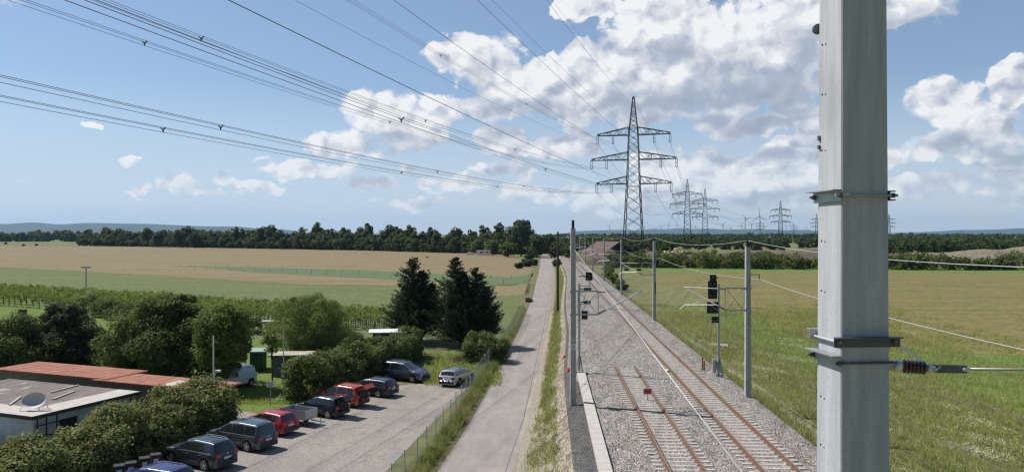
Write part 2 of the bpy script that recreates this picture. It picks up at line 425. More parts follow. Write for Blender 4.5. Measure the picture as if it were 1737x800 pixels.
def clip(poly, a, b):
    """keep the part of poly left of a->b"""
    out_ = []; n = len(poly)
    def side(p): return (b[0] - a[0]) * (p[1] - a[1]) - (b[1] - a[1]) * (p[0] - a[0])
    for i in range(n):
        p, q = poly[i], poly[(i + 1) % n]; sp, sq = side(p), side(q)
        if sp >= 0: out_.append(p)
        if (sp > 0 and sq < 0) or (sp < 0 and sq > 0):
            t = sp / (sp - sq); out_.append((p[0] + (q[0] - p[0]) * t, p[1] + (q[1] - p[1]) * t))
    return out_
def zat_tri(t, x, y):
    (x0, y0, z0), (x1, y1, z1), (x2, y2, z2) = t
    d = (x1 - x0) * (y2 - y0) - (x2 - x0) * (y1 - y0)
    u = ((x - x0) * (y2 - y0) - (x2 - x0) * (y - y0)) / d; v = ((x1 - x0) * (y - y0) - (x - x0) * (y1 - y0)) / d
    return z0 + u * (z1 - z0) + v * (z2 - z0)
def patch(name, poly, m, dz, kind='structure'):
    """a sheet that follows the terrain, dz above it; poly = convex or simple outline in metres"""
    P = np.array([(p[0], p[1]) for p in poly]); lo, hi = P.min(0), P.max(0)
    idx = np.where((TMAX[:, 0] > lo[0]) & (TMIN[:, 0] < hi[0]) & (TMAX[:, 1] > lo[1]) & (TMIN[:, 1] < hi[1]))[0]
    V, Fc, key = [], [], {}
    def vid(x, y, z):
        k = (round(x, 3), round(y, 3))
        if k not in key: key[k] = len(V); V.append((x, y, z + dz * .22))
        return key[k]
    base = [tuple(p) for p in P.tolist()]
    for i in idx:
        t = GV[GT[i]]; q = base
        for a, b in ((0, 1), (1, 2), (2, 0)):
            q = clip(q, t[a], t[b])
            if len(q) < 3: break
        if len(q) < 3: continue
        f = []
        for (x, y) in q:
            k = vid(x, y, zat_tri(t, x, y))
            if k not in f: f.append(k)
        if len(f) >= 3: Fc.append(tuple(f))
    o = link_mesh(name, V, Fc, m)
    if sum(p.normal.z for p in o.data.polygons) < 0: o.data.flip_normals()
    return tag(o, kind=kind) if kind else o
def GP(*pts): return [(G(x, y).x, G(x, y).y) for x, y in pts]
def strip(name, left, right, m, dz):
    """ribbon between two polylines of world points (same count)"""
    return patch(name, left + right[::-1], m, dz)

# fields, left of the road
patch('wheat_field', GP((-700, 421.5), (0, 417), (480, 420), (830, 425.5), (868, 437), (905, 446), (897, 468), (880, 483.5), (650, 483), (500, 481), (0, 452), (-600, 427)), M['wheat'], .03)
_b = [(-600, 427.2), (0, 452.3), (500, 481.3), (650, 483.3), (880, 483.9)]
patch('field_ditch', GP(*(_b + [(x, y + .9) for x, y in _b[::-1]])), M['bank'], .05)
patch('crop_field', GP((300, 450), (600, 457.5), (870, 470), (905, 463), (898, 478), (868, 485), (640, 473), (430, 462)), M['veg'], .06)
patch('meadow', GP((-600, 427.4), (0, 452.6), (500, 481.6), (650, 483.6), (880, 484.2), (905, 484), (896, 508), (852, 575), (800, 620), (560, 600), (300, 600), (-250, 560), (-500, 500)), M['meadow'], .03)
patch('dry_strip', GP((842, 482), (900, 481), (897, 499), (836, 502)), M['tan'], .06)
patch('lawn', GP((-320, 505), (0, 505), (215, 533), (260, 560), (420, 575), (640, 590), (650, 640), (480, 690), (360, 745), (120, 700), (-220, 640)), M['lawn'], .05)
# fields, right of the railway
patch('ripening_field', GP((1060, 463), (1400, 463), (1737, 463.5), (2300, 465), (2600, 560), (1900, 612), (1737, 602), (1545, 596), (1400, 590), (1250, 525), (1120, 478)), M['olive'], .03)
patch('field_margin', GP((1075, 455), (1400, 454), (1800, 457), (2300, 460), (2300, 464.6), (1737, 463.1), (1400, 462.6), (1060, 462.6)), M['bright'], .03)
patch('grass_bank', [(xat(3.15, 10), 10), (xat(45, 10), 10), (xat(45, 40), 40), (xat(24, 58), 58), (xat(11, 92), 92), (xat(9, 150), 150), (xat(7, 300), 300), (xat(3.15, 300), 300)], M['bank'], .04)
patch('green_margin', GP((1180, 522), (1260, 532), (1400, 592), (1545, 598), (1737, 604), (1900, 614), (2300, 700), (1900, 740), (1737, 700), (1560, 640), (1420, 660)), M['bright'], .08)

# road, verges, car park
RL = GP((690, 870), (742, 800), (795, 720), (850, 620), (883, 555), (905, 500), (914, 462), (917, 440), (919, 431))
RR = GP((845, 870), (868, 800), (897, 700), (914, 620), (927, 555), (935, 500), (938, 462), (936, 440), (929, 431))
strip('road', RL, RR, M['road'], .07)
strip('road_edge_crack', [(x - .40, y) for x, y in RR], [(x - .355, y) for x, y in RR], M['crack'], .075)
strip('dirt_shoulder', RR, [(x + 1.35, y) for (x, y) in RR], M['dirt'], .055)
ys = [20, 40, 50, 60, 75, 90, 110, 140, 180, 240, 320]
strip('weedy_slope', [(max(xat(float(toel(y)) - .5, y), float(np.interp(y, [p[1] for p in RR], [p[0] for p in RR])) + 1.0), y) for y in ys], [(xat(float(shl(y)) - .75, y), y) for y in ys], M['verge'], .09)
strip('rubble_slope', [(xat(float(shl(y)) - .95, y), y) for y in ys], [(xat(float(shl(y)) - .02, y), y) for y in ys], M['slope'], .11)
strip('road_verge', [(x - 1.9, y) for x, y in RL], RL, M['verge'], .06)
patch('car_park', GP((560, 900), (640, 815), (700, 752), (782, 668), (806, 640), (742, 648), (655, 655), (560, 690), (505, 703), (468, 712), (425, 722), (360, 760), (200, 830), (150, 900)), M['gravel'], .08)
patch('driveway', GP((475, 712), (430, 700), (372, 690), (330, 688), (330, 704), (372, 716), (420, 728)), M['gravel'], .076)
patch('sand_patch', GP((866, 830), (874, 780), (888, 735), (905, 690), (918, 690), (930, 705), (944, 740), (940, 790), (920, 830)), M['dirt'], .13)
patch('crossing_path', GP((934, 492), (934, 480), (953, 484), (964, 487), (964, 492)), M['dirt'], .14)

# ballast bed: a finer sheet with heaps and hollows
def bnoise(x, y):
    return 1.6 * (.055 * np.sin(x * 1.9 + y * .31) * np.sin(y * .83 + x * .4) + .03 * np.sin(x * 4.3 - y * 1.7) + .035 * np.sin(y * 2.9 + x * 2.1))
def track_flat(s):
    return np.minimum(sst(1.2, 2.0, np.abs(s)), sst(1.2, 2.0, np.abs(s + 4)))
BR = np.concatenate([np.arange(14, 130, .4), np.arange(130, 420, 5.0), [450, 500, 560, 650]])
def ballast_z(s, y):
    fl = track_flat(s); edge = np.clip(np.minimum(s - shl(y) , 3.1 - s) / .55, 0, 1)
    heap = .12 * sst(40, 62, y) * sst(-7.2, -6.2, s) * (1 - sst(75, 100, y)) * (1 - sst(-3.4, -2.2, s))
    nt = sst(-8.2, -7.9, s) * (1 - sst(-7.1, -6.8, s)) * (1 - sst(56, 60, y)); fl = fl * (1 - nt)
    return TOP + .015 + edge * .12 + fl * (edge * (bnoise(s, y) + heap) + .0) + .012 * (1 - fl)
def grit(y): return float(-7.15 + (shl(y) + .25 + 7.15) * sst(47, 60, y))
def bsheet(name, s0f, s1f, n, m):
    V = []
    for y in BR:
        for k in range(n + 1):
            s = s0f(y) + (s1f(y) - s0f(y)) * k / n
            V.append((xat(s, y), y, float(ballast_z(s, y))))
    V = np.array(V); Q = []
    for j in range(len(BR) - 1):
        for i in range(n):
            a = j * (n + 1) + i; Q.append((a, a + 1, a + n + 2, a + n + 1))
    return tag(fast_mesh(name, V, Q, m, smooth=True), kind='structure')
bsheet('ballast_bed', lambda y: grit(y), lambda y: 3.1, 32, M['ballast'])
bsheet('grit_strip', lambda y: float(shl(y)), lambda y: grit(y), 6, M['ballast2'])

# ================================================================== railway
M['rust'] = mat('rusty_rail', (.205, .100, .056), .8, .0, .35, 6)
M['railtop'] = mat('worn_rail_head', (.42, .34, .28), .4, .6, .2, 4)
M['conc_s'] = mat('sleeper_concrete', (.42, .390, .345), .9, 0, .2, 2.2)
M['conc'] = mat('pale_concrete', (.50, .465, .415), .9, 0, .12, 3, .2, 40)
M['mastc'] = mat('mast_concrete', (.40, .40, .39), .85, 0, .12, 1.5, .1, 30)
M['galv'] = mat('galvanised_steel', (.40, .42, .43), .5, .55, .15, 8)
M['alu'] = mat('aluminium_tube', (.72, .73, .73), .4, .5)
M['dsteel'] = mat('dark_steel', (.12, .13, .14), .5, .5, .2, 10)
M['black'] = mat('signal_black', (.012, .012, .014), .6)
M['lens'] = mat('lamp_glass', (.22, .23, .24), .15)
M['white'] = mat('white_paint', (.75, .75, .73), .6)
M['red'] = mat('red_paint', (.46, .035, .03), .5)
M['orange_plastic'] = mat('orange_plastic', (.75, .13, .05), .5)
M['wood_dark'] = mat('tarred_wood', (.065, .052, .044), .9, 0, .3, 5)
M['wire'] = mat('line_wire', (.10, .105, .11), .5, .4)
M['lwire'] = mat('bright_wire', (.62, .62, .62), .45, .3)
M['text'] = mat('black_lettering', (.02, .02, .02), .7)

def build_track(name, s0, y0, y1, n_ind, label, zr=3.8):
    t = empty(name, (xat(s0, y0), y0, 0), 0, label, 'railway track')
    ox, oy = xat(s0, y0), y0
    for sg in (-1, 1):
        mb = MB(); top_ = MB(); s = s0 + sg * .7525
        n = max(2, int((y1 - y0) / 20)); ysr = [y0 + (y1 - y0) * k / n for k in range(n + 1)]
        for a, b in zip(ysr[:-1], ysr[1:]):
            pa = Vector((xat(s, a) - ox, a - oy, 0)); pb = Vector((xat(s, b) - ox, b - oy, 0))
            mb.bar(pa + Vector((0, 0, zr - .155)), pb + Vector((0, 0, zr - .155)), .14, .02)
            mb.bar(pa + Vector((0, 0, zr - .09)), pb + Vector((0, 0, zr - .09)), .03, .12)
            mb.bar(pa + Vector((0, 0, zr - .025)), pb + Vector((0, 0, zr - .025)), .072, .044)
            top_.bar(pa + Vector((0, 0, zr - .001)), pb + Vector((0, 0, zr - .001)), .045, .006)
        rl = mb.build('rail', M['rust'], t); top_.build('rail_head', M['railtop'], rl)
    prof = [(-1.3, 0), (-1.3, .17), (-.45, .14), (.45, .14), (1.3, .17), (1.3, 0)]
    def sl(mb, y):
        c = Vector((xat(s0, y) - ox, y - oy, zr - .335)); th = math.atan(.045)
        ux = Vector((math.cos(th), -math.sin(th), 0)); uy = Vector((math.sin(th), math.cos(th), 0))
        vs = []
        for dy, k in ((-.14, 1), (.14, 1)):
            for x, z in prof: vs.append(c + ux * x + uy * (dy * (1.0 if z == 0 else .82)) + Vector((0, 0, z)))
        mb.add(vs, [(0, 1, 2, 3, 4, 5), (11, 10, 9, 8, 7, 6)] + [(i, (i + 1) % 6 + 0, (i + 1) % 6 + 6, i + 6)[::-1] for i in range(6)])
        for q in (-.7525, .7525):
            for e in (-.12, .12): mb.box(c + ux * (q + e) + Vector((0, 0, .175)), (.06, .12, .05))
    y = y0 + .3; k = 0; rest = MB(); first = None
    while y < y1 - .2:
        if k < n_ind:
            if first is None:
                mb = MB(); sl(mb, y); first = mb.build('sleeper', M['conc_s'], t); fy = y
            else:
                c = first.copy(); COL.objects.link(c); c.parent = t; c.location = ((y - fy) * .045, y - fy, 0)
        else: sl(rest, y)
        y += .6; k += 1
    if rest.v: tag(rest.build('sleeper_rest', M['conc_s'], t), kind='stuff')
    return t
build_track('railway_track', 0.0, 31.0, 600.0, 100, 'long main railway track with rusty rails on pale sleepers, running to the horizon')
build_track('railway_track', -4.0, 26.0, 59.5, 100, 'short siding track with rusty rails that ends in the ballast behind the red board')

# stop board in the siding
t = empty('stop_board', (xat(-3.8, 47.5), 47.5, 3.6), 0, 'small red board with white border on a thin post between the siding rails', 'sign')
MB().box((0, 0, .55), (.56, .02, .40)).build('border', M['white'], t)
MB().box((0, -.014, .55), (.42, .02, .28)).build('board', M['red'], t)
MB().bar((0, .03, 0), (0, .03, .7), .04).build('post', M['galv'], t)

# cable trough / walkway
V = MB(); n = 0; y = 20.0
while y < 56:
    c = (xat(-7.5, y + .5), y + .5, 3.70); V.box(c, (.60, .985, .14), -math.atan(.045)); y += 1.0
tag(V.build('cable_trough', M['conc'], None), 'long pale concrete cable trough with flat lids, laid along the left ballast edge', 'cable trough')
t = MB().box((0, 0, 0), (.26, 3.6, .2)).box((0, 1.9, 0), (.24, .2, .16))
o = t.build('concrete_trough', M['conc'], None); p = G(1221, 588); o.location = (p.x, p.y, p.z + .25); o.rotation_euler = (R(-6), 0, R(16))
tag(o, 'loose white concrete beam lying in the grass left of the right-hand signal', 'concrete beam')

def mast_pole(h, w0, w1, ch=.03):
    """tapered chamfered concrete post, base at 0"""
    mb = MB(); b = []
    for z, w in ((0, w0), (h, w1)):
        a = w / 2; c = ch
        for x, y_ in ((-a + c, -a), (a - c, -a), (a, -a + c), (a, a - c), (a - c, a), (-a + c, a), (-a, a - c), (-a, -a + c)): b.append((x, y_, z))
    f = [(i, (i + 1) % 8, (i + 1) % 8 + 8, i + 8) for i in range(8)] + [tuple(range(7, -1, -1)), tuple(range(8, 16))]
    return mb.add(b, f)
def lattice_frame(t, side, z0, z1, L, x0=.17):
    mb = MB(); s = side
    for z in (z0, z1): mb.bar((s * x0 * .2, -.19, z), (s * (x0 + L), -.19, z), .07, .09)
    for x in (x0 + .12, x0 + L - .03): mb.bar((s * x, -.19, z0), (s * x, -.19, z1), .05)
    mb.bar((s * (x0 + .16), -.20, z0), (s * (x0 + L - .05), -.20, z1), .035)
    mb.bar((s * (x0 + .16), -.18, z1), (s * (x0 + L - .05), -.18, z0), .035)
    for z in (z0, z1): mb.box((0, 0, z), (.40, .42, .09))
    return mb.build('bracket_frame', M['galv'], t)
def insul(mb, a, b, r=.07, n=7):
    a, b = Vector(a), Vector(b); pts = []; rr = []
    for k in range(n * 2 + 1):
        pts.append(a.lerp(b, k / (n * 2))); rr.append(r if k % 2 else r * .45)
    return mb.tube(pts, rr, 8)
def catenary_mast(x, y, h, label, side=-1, frame=True, tip=(-4.0, 1.2, 7.0), group='concrete masts along the right side of the railway', zb=3.45, wire_arm=True):
    t = empty('catenary_mast', (x, y, zb), 0, label, 'mast', group)
    mast_pole(h, .37, .29).build('pole', M['mastc'], t)
    MB().bar((0, 0, h), (0, 0, h + .12), .16).tube([(0, 0, h + .1), (0, 0, h + .18), (0, 0, h + .5)], [.05, .09, .07], 8).build('top_insulator', M['black'], t)
    if frame:
        z0, z1 = 5.55, 6.95
        lattice_frame(t, side, z0, z1, 1.35)
        e0 = Vector((side * 1.5, -.19, z0 + .05)); e1 = Vector((side * 1.5, -.19, z1 - .05)); tp = Vector((tip[0], tip[1], tip[2]))
        mb = MB(); d = (tp - e0); fat = 1.5 if side > 0 else 1.0; mb.tube([e0 + d * .16, tp], .035 * fat, 6); d2 = tp - e1; mb.tube([e1 + d2 * .16, tp + Vector((0, 0, .02))], .018 * fat, 6)
        low = Vector((tip[0] * .98, tip[1], 5.75)); q = e0 + d * .2
        mb.tube([q, low], .028, 6); mb.tube([q.lerp(tp, .35), low + Vector((side * -.5, 0, .05))], .012, 4); mb.tube([low, low + Vector((side * .35, 0, -.3))], .015, 4)
        mb.build('cantilever_arm', M['alu'], t)
        mi = MB(); insul(mi, e0, e0 + d * .16); insul(mi, e1, e1 + d2 * .16, .055); mi.build('cantilever_insulator', M['dsteel'], t)
    if wire_arm:
        MB().bar((.1, -.05, h - 1.75), (.75, -.05, h - 1.75), .05).bar((.72, -.05, h - 1.75), (.72, -.05, h - 2.05), .05).build('wire_bracket', M['dsteel'], t)
    return t
# left-hand mast with the number plate
LM = catenary_mast(xat(-8.3, 47) - .15, 46.4, 10.7, 'grey concrete mast with the 20 over 5 plate, left of the siding', 1, tip=(4.25, .4, 6.92), wire_arm=False, group=None)
MB().box((0, -.175, 3.75), (.30, .02, .62)).build('number_plate', M['white'], LM)
MB().box((0, -.165, 3.75), (.33, .01, .66)).build('plate_backing', M['galv'], LM)
def add_text(body, size, loc, rot, m, parent, name='lettering', ext=.004):
    cu = bpy.data.curves.new(name, 'FONT'); cu.body = body; cu.size = size; cu.extrude = ext; cu.align_x = 'CENTER'; cu.align_y = 'CENTER'
    tmp = bpy.data.objects.new(name, cu); COL.objects.link(tmp)
    dg = bpy.context.evaluated_depsgraph_get(); me = bpy.data.meshes.new_from_object(tmp.evaluated_get(dg))
    bpy.data.objects.remove(tmp); me.materials.clear(); me.materials.append(m)
    o = bpy.data.objects.new(name, me); COL.objects.link(o); o.parent = parent; o.location = loc; o.rotation_euler = rot
    return o
add_text('20', .30, (0, -.19, 3.89), (R(90), 0, 0), M['text'], LM)
add_text('5', .30, (0, -.19, 3.61), (R(90), 0, 0), M['text'], LM)
# right-hand row
rm_labels = ['nearest right-hand concrete mast with a lattice bracket, standing right of the signal',
             'second right-hand concrete mast with dark markings and a lattice bracket, at the ballast edge',
             'third right-hand mast, thin grey, in front of the tall pylon legs', 'fourth right-hand mast, small and grey beside the brush by the ballast',
             'fifth right-hand mast, tiny, left of the brown barn roof', 'sixth right-hand mast, tiny, right beside the far rails',
             'seventh right-hand mast, the farthest and smallest by the rails']
RMY = [49, 91.6, 132, 172, 214, 256, 298]
for k, y in enumerate(RMY):
    t = catenary_mast(xat(2.75, y), y, 9.55, rm_labels[k], -1, tip=(-3.75, 1.4, 6.9))
    if k == 1:
        mk = MB()
        for q in (0, 1, 2, 3): mk.box((0, -.19, 7.1 + q * .28), (.2, .01, .12))
        mk.box((.12, -.19, 4.0), (.1, .02, 1.4)).build('dark_marking', M['text'], t)

def span(a, b, sag, n=14):
    a, b = Vector(a), Vector(b)
    return [a.lerp(b, k / n) + Vector((0, 0, -sag * 4 * (k / n) * (1 - k / n))) for k in range(n + 1)]
def wire(name, pts, r, m, label, cat='wire', group=None, n=5):
    mb = MB(); mb.tube(pts, r, n); return tag(mb.build(name, m, None, True), label, cat, group)
# two bright wires along the right-hand masts
yy = [7.0] + RMY
for (dx, dz, sag, nm, grp) in ((0, 9.95, .55, 'upper bright wire sagging from mast top to mast top on the right side', 1), (.72, 7.5, .45, 'lower bright wire hung from the hooks of the right-hand masts', 2)):
    P_ = []
    for a, b in zip(yy[:-1], yy[1:]):
        seg = span((xat(2.75, a) + dx, a, 3.45 + dz), (xat(2.75, b) + dx, b, 3.45 + dz), sag, 12)
        P_ += seg if not P_ else seg[1:]
    wire('bright_wire', P_, .013, M['lwire'], nm)
# contact and carrying wire above the main track, with droppers
cw = [14.0] + [y + 1.4 for y in RMY]
for (zz, sag, r, lb) in ((9.15, .05, .006, 'thin contact wire stretched low above the main track'), (10.35, .7, .006, 'thin carrying wire sagging above the main track')):
    P_ = []
    for a, b in zip(cw[:-1], cw[1:]):
        seg = span((xat(-1.0, a), a, zz), (xat(-1.0, b), b, zz), sag, 10); P_ += seg if not P_ else seg[1:]
    wire('overhead_wire', P_, r, M['dsteel'], lb)
wire('field_fence_wire', span((xat(4.6, 12), 12, 3.9), (xat(4.2, 95), 95, 3.6), .3, 10), .011, M['galv'], 'thin low wire running beside the right edge of the ballast')

# ------------------------------------------------------------------ the big mast right in front
FY, FX = 4.88, 2.084; phi = R(4.8)
BMc = Vector((FX, FY, 0)) + Matrix.Rotation(phi, 3, 'Z') @ Vector((.15, .15, 0))
m = mat('weathered_mast_concrete', (.52, .515, .50), .9)
N = NT(m.node_tree); p = N.n['Principled BSDF']; co = N.new('ShaderNodeTexCoord').outputs['Object']
st = N.noise(N.v('MULTIPLY', co, (9, 9, .7)), 1.6, 5, .6); sp = N.noise(co, 26, 5, .7); pores = N.voro(co, 34)
c = N.mix(N.rng(st, .38, .64), (.420, .432, .462), (.545, .553, .575)); c = N.mix(N.rng(sp, .52, .78), c, (.40, .405, .41))
c = N.mix(N.rng(pores, .045, .085, .75, 0), c, (.16, .16, .16))
N.l.new(c, p.inputs['Base Color']); bn = N.new('ShaderNodeBump'); bn.inputs['Strength'].default_value = .35; bn.inputs['Distance'].default_value = .004
N.l.new(N.m('ADD', sp, N.rng(pores, 0, .1)), bn.inputs['Height']); N.l.new(bn.outputs[0], p.inputs['Normal'])
M['bigmast'] = m
BM = empty('catenary_mast', (BMc.x, BMc.y, 3.45), phi, 'huge pale concrete mast close in front on the right with steel clamps around it', 'mast')
hz = 16.6 - 3.45
def bw(z): return .300 + (15.3 - z) * .0085        # width at world height
mast_pole(hz, bw(3.45), bw(16.6), .008).build('pole', M['bigmast'], BM)
def L(x, y, zw): return Vector((x, y, zw - 3.45))
hw = .155
# bolt holes in pairs
mb = MB()
for zw in (15.05, 14.72, 14.35, 13.75, 13.42, 12.72, 12.40):
    for dy in (.055, .10): MB().tube([L(-bw(zw) / 2 - .0015, dy, zw + (dy - .055) * .25), L(-bw(zw) / 2 + .004, dy, zw)], .006, 8).build('bolt_hole', M['text'], BM)
def channel(mb, a, b, hgt, fl, nrm):
    """U or L steel: web from a to b with flanges sticking out along nrm"""
    a, b, nrm = Vector(a), Vector(b), Vector(nrm); t_ = .007
    mb.bar(a, b, t_, hgt); up = Vector((0, 0, hgt / 2 - t_ / 2))
    mb.bar(a + up + nrm * fl / 2, b + up + nrm * fl / 2, fl, t_)
    return up
# clamp 1 (z 14.03)
z = 14.045; w = bw(z) / 2
t = MB(); channel(t, L(-w - .008, -.165, z), L(-w - .008, .20, z), .075, .055, (-1, 0, 0)); t.build('clamp_channel', M['galv'], BM)
t = MB(); up = channel(t, L(w + .008, -.16, z), L(w + .008, .2, z), .062, .038, (1, 0, 0)); t.bar(L(w + .027, -.16, z) - up, L(w + .027, .2, z) - up, .038, .007); t.build('clamp_channel', M['dsteel'], BM)
MB().tube([L(-w - .05, -w - .018, z), L(w + .05, -w - .018, z)], .0085, 8).build('clamp_rod', M['galv'], BM); MB().tube([L(-w - .05, w + .018, z), L(w + .05, w + .018, z)], .0085, 8).build('clamp_rod', M['galv'], BM)
nt = MB()
for sx in (-1, 1):
    for sy in (-1, 1): nt.tube([L(sx * (w + .012), sy * (w + .018), z), L(sx * (w + .028), sy * (w + .018), z)], .017, 6)
nt.build('clamp_nut', M['dsteel'], BM)
# clamp 2 (z 13.12)
z = 13.12; w = bw(z) / 2
t = MB(); channel(t, L(-w - .05, -w - .007, z), L(w + .065, -w - .007, z), .066, .045, (0, -1, 0)); t.build('clamp_channel', M['dsteel'], BM)
t = MB(); up = channel(t, L(-w - .05, w + .008, z + .012), L(w + .05, w + .008, z + .012), .066, .045, (0, 1, 0)); t.build('clamp_channel', M['galv'], BM)
MB().tube([L(-w - .02, -w - .03, z), L(-w - .02, w + .04, z)], .0085, 8).build('clamp_rod', M['alu'], BM); MB().tube([L(w + .025, -w - .03, z), L(w + .025, w + .04, z)], .0085, 8).build('clamp_rod', M['alu'], BM)
nt = MB()
for sx in (-1, 1): nt.tube([L(sx * (w + .022), -w - .012, z), L(sx * (w + .022), -w - .03, z)], .015, 6)
nt.build('clamp_nut', M['dsteel'], BM)
# clamp 3 (z 13.0) with the strain insulator
z = 13.0; w = bw(z) / 2
t = MB(); channel(t, L(-w - .008, -.175, z), L(-w - .008, .2, z), .07, .06, (-1, 0, 0)); t.build('clamp_channel', M['galv'], BM)
MB().tube([L(-w - .05, -w - .016, z - .01), L(w + .04, -w - .016, z - .01)], .0085, 8).build('clamp_rod', M['dsteel'], BM); MB().tube([L(-w - .05, w + .018, z - .01), L(w + .04, w + .018, z - .01)], .0085, 8).build('clamp_rod', M['dsteel'], BM)
nt = MB()
for sy in (-1, 1): nt.tube([L(-w - .012, sy * (w + .016), z - .01), L(-w - .032, sy * (w + .016), z - .01)], .017, 6)
nt.build('clamp_nut', M['dsteel'], BM)
# hub seen over the left edge at the top, small knobs
MB().tube([L(-w + .014, w + .004, 15.18), L(-w + .014, w + .03, 15.18)], .034, 18).build('round_cap', M['dsteel'], BM)
MB().box(L(-w, .13, 14.44), (.014, .02, .03)).build('knob', M['dsteel'], BM); MB().box(L(-w, .13, 14.38), (.014, .02, .025)).build('knob', M['dsteel'], BM)
# strain insulator and its wire: hangs from the mast
z = 12.955; x0 = .155; SI = empty('strain_insulator', (BM.matrix_basis @ L(x0, -.03, z)), phi, 'brown ribbed strain insulator with bright steel ends bolted to the big front mast', 'insulator')
M['brown'] = mat('brown_glaze', (.085, .022, .012), .12, spec=.8, coat=.6)
dv = Vector((1, -.02, -.085)).normalized(); Rm = dv.to_track_quat('Z', 'Y').to_matrix()
P = lambda d, dy=0, dz=0: dv * d + Vector((0, dy, dz))
MB().bar(P(-.01, -.03), P(.115, -.022), .009, .06).bar(P(-.01, .03), P(.115, .022), .009, .06).box(P(.012), (.04, .08, .085)).build('clevis', M['galv'], SI)
MB().lathe([(.008, .085), (.022, .10), (.036, .115), (.040, .135), (.036, .152), (.022, .165)], 18, Rm).tube([P(.11, -.045), P(.11, .045)], .011, 8).build('socket_cap', M['alu'], SI, True)
prof = [(.018, .16)]
for k in range(6):
    q = .168 + k * .026; prof += [(.022, q), (.044, q + .006), (.046, q + .010), (.028, q + .015), (.021, q + .024)]
MB().lathe(prof, 20, Rm).build('ribbed_body', M['brown'], SI, True)
MB().lathe([(.02, .325), (.036, .333), (.036, .352), (.016, .372), (.016, .395)], 16, Rm).tube([P(.375, -.04), P(.375, .04)], .010, 8).tube([P(.36, -.03, -.02), P(.405, -.035, .022)], .005, 6).build('end_fitting', M['alu'], SI, True)
MB().bar(P(.385, -.012, .0), P(.60, -.012, .012), .006, .05).bar(P(.385, .012, .0), P(.60, .012, .012), .006, .05).bar(P(.385, .0, -.022), P(.585, .0, -.008), .028, .005).build('link_plate', M['dsteel'], SI)
MB().tube([P(.575, -.03, .012), P(.575, .03, .012)], .011, 8).tube([P(.585, 0, .012), P(.625, 0, .015)], [.022, .012], 8).build('link_bolt', M['alu'], SI)
b0 = BM.matrix_basis @ L(x0, -.03, z) + Matrix.Rotation(phi, 3, 'Z') @ P(.615, 0, .014)
wire('strain_wire', [b0, b0 + Vector((.6, -.02, -.003)), b0 + Vector((6.5, -.4, .35))], .0085, M['galv'], 'thick grey wire leading right from the brown strain insulator', n=8)
MB().bar(L(w + .01, -.02, 13.16), L(w + .12, -.03, 13.085), .012, .016).bar(L(w + .12, -.03, 13.085), L(w + .28, -.045, 12.99), .009, .022).build('stay_strap', M['alu'], BM)

# feeder from the left mast to the big mast
wire('feeder_wire', [(xat(-8.3, 47) - .05, 46.3, 12.85), (1.99, 5.02, 11.6)], [.011, .0033], M['lwire'], 'bright white cable slanting down from the numbered mast across the ballast', n=6)

# ------------------------------------------------------------------ signals
def signal_post(x, y, h, label, heads, zb=3.45):
    t = empty('railway_signal', (x, y, zb), 0, label, 'signal')
    mast = MB()
    mast.tube([(0, 0, 0), (0, 0, h)], .085, 8)
    mast.box((0, 0, h * .62), (.36, .3, .04)).box((0, 0, h * .30), (.34, .28, .04)).build('post', M['galv'], t)
    ft = MB().box((0, 0, .12), (.6, .6, .3))
    for sx in (-1, 1):
        for sy in (-1, 1): ft.bar((sx * .24, sy * .24, .25), (sx * .05, sy * .05, 1.5), .06)
    ft.build('foot', M['mastc'], t)
    for (x_, z0, z1, w_, lamps) in heads:
        b = MB().box((x_, -.08, (z0 + z1) / 2), (w_, .10, z1 - z0)).bar((x_, 0, (z0 + z1) / 2), (0, 0, (z0 + z1) / 2), .06)
        hd = b.build('signal_head', M['black'], t)
        for (lx, lz) in lamps:
            hood = MB(); ring = []
            for k in range(9):
                a = R(-20 + k * 27.5); ring.append((x_ + lx + .085 * math.cos(a), lz + .085 * math.sin(a)))
            vs = [(q[0], -.13, q[1]) for q in ring] + [(q[0], -.32, q[1]) for q in ring]
            hood.add(vs, [(k, k + 1, k + 10, k + 9) for k in range(8)]).build('hood', M['black'], hd)
            MB().tube([(x_ + lx, -.12, lz), (x_ + lx, -.145, lz)], .055, 10).build('lens', M['lens'], hd)
    return t
rs = signal_post(14.85, 55.5, 6.8, 'tall railway signal with stacked black boards on a grey post, right of the main track',
    [(-.42, 7.0, 7.45, .46, [(0, 7.25)]), (-.46, 5.72, 7.0, .64, [(-.14, 6.78), (.14, 6.78), (0, 6.4), (-.14, 5.95), (.14, 5.95)]), (-.46, 4.68, 5.50, .80, [(-.2, 5.28), (.15, 5.28), (-.1, 4.92)]), (-.28, 4.00, 4.44, .50, [(-.1, 4.22), (.1, 4.22)])])
MB().box((-.32, .05, .9), (.22, .3, .9)).build('switch_box', M['galv'], rs)
ls = signal_post(4.95, 56.9, 6.7, 'slim railway signal with black hooded lamps behind the numbered left mast', 
    [(.72, 6.95, 7.55, .50, [(0, 7.3), (-.1, 7.05)]), (.62, 6.2, 6.42, .52, [(-.1, 6.3), (.12, 6.3)]), (.58, 5.25, 5.45, .52, [(0, 5.35)]), (.40, 4.1, 4.72, .42, [(0, 4.5)])])
mb = MB()
for z_ in (4.6, 5.2, 6.55): mb.bar((0, 0, z_), (.75, 0, z_), .05)
mb.bar((0, 0, 4.7), (.62, 0, 6.3), .035).bar((.75, 0, 6.5), (.8, 0, 7.0), .05).build('lamp_bracket', M['galv'], ls)
o = MB().box((0, 0, .1), (.35, .25, .2)).box((.05, .02, .24), (.2, .12, .08)).build('orange_marker', M['orange_plastic'], None); o.location = (4.25, 58, 3.5); o.rotation_euler = (0, .1, .5); tag(o, 'flat orange plastic piece on the rubble left of the numbered mast', 'plastic piece')
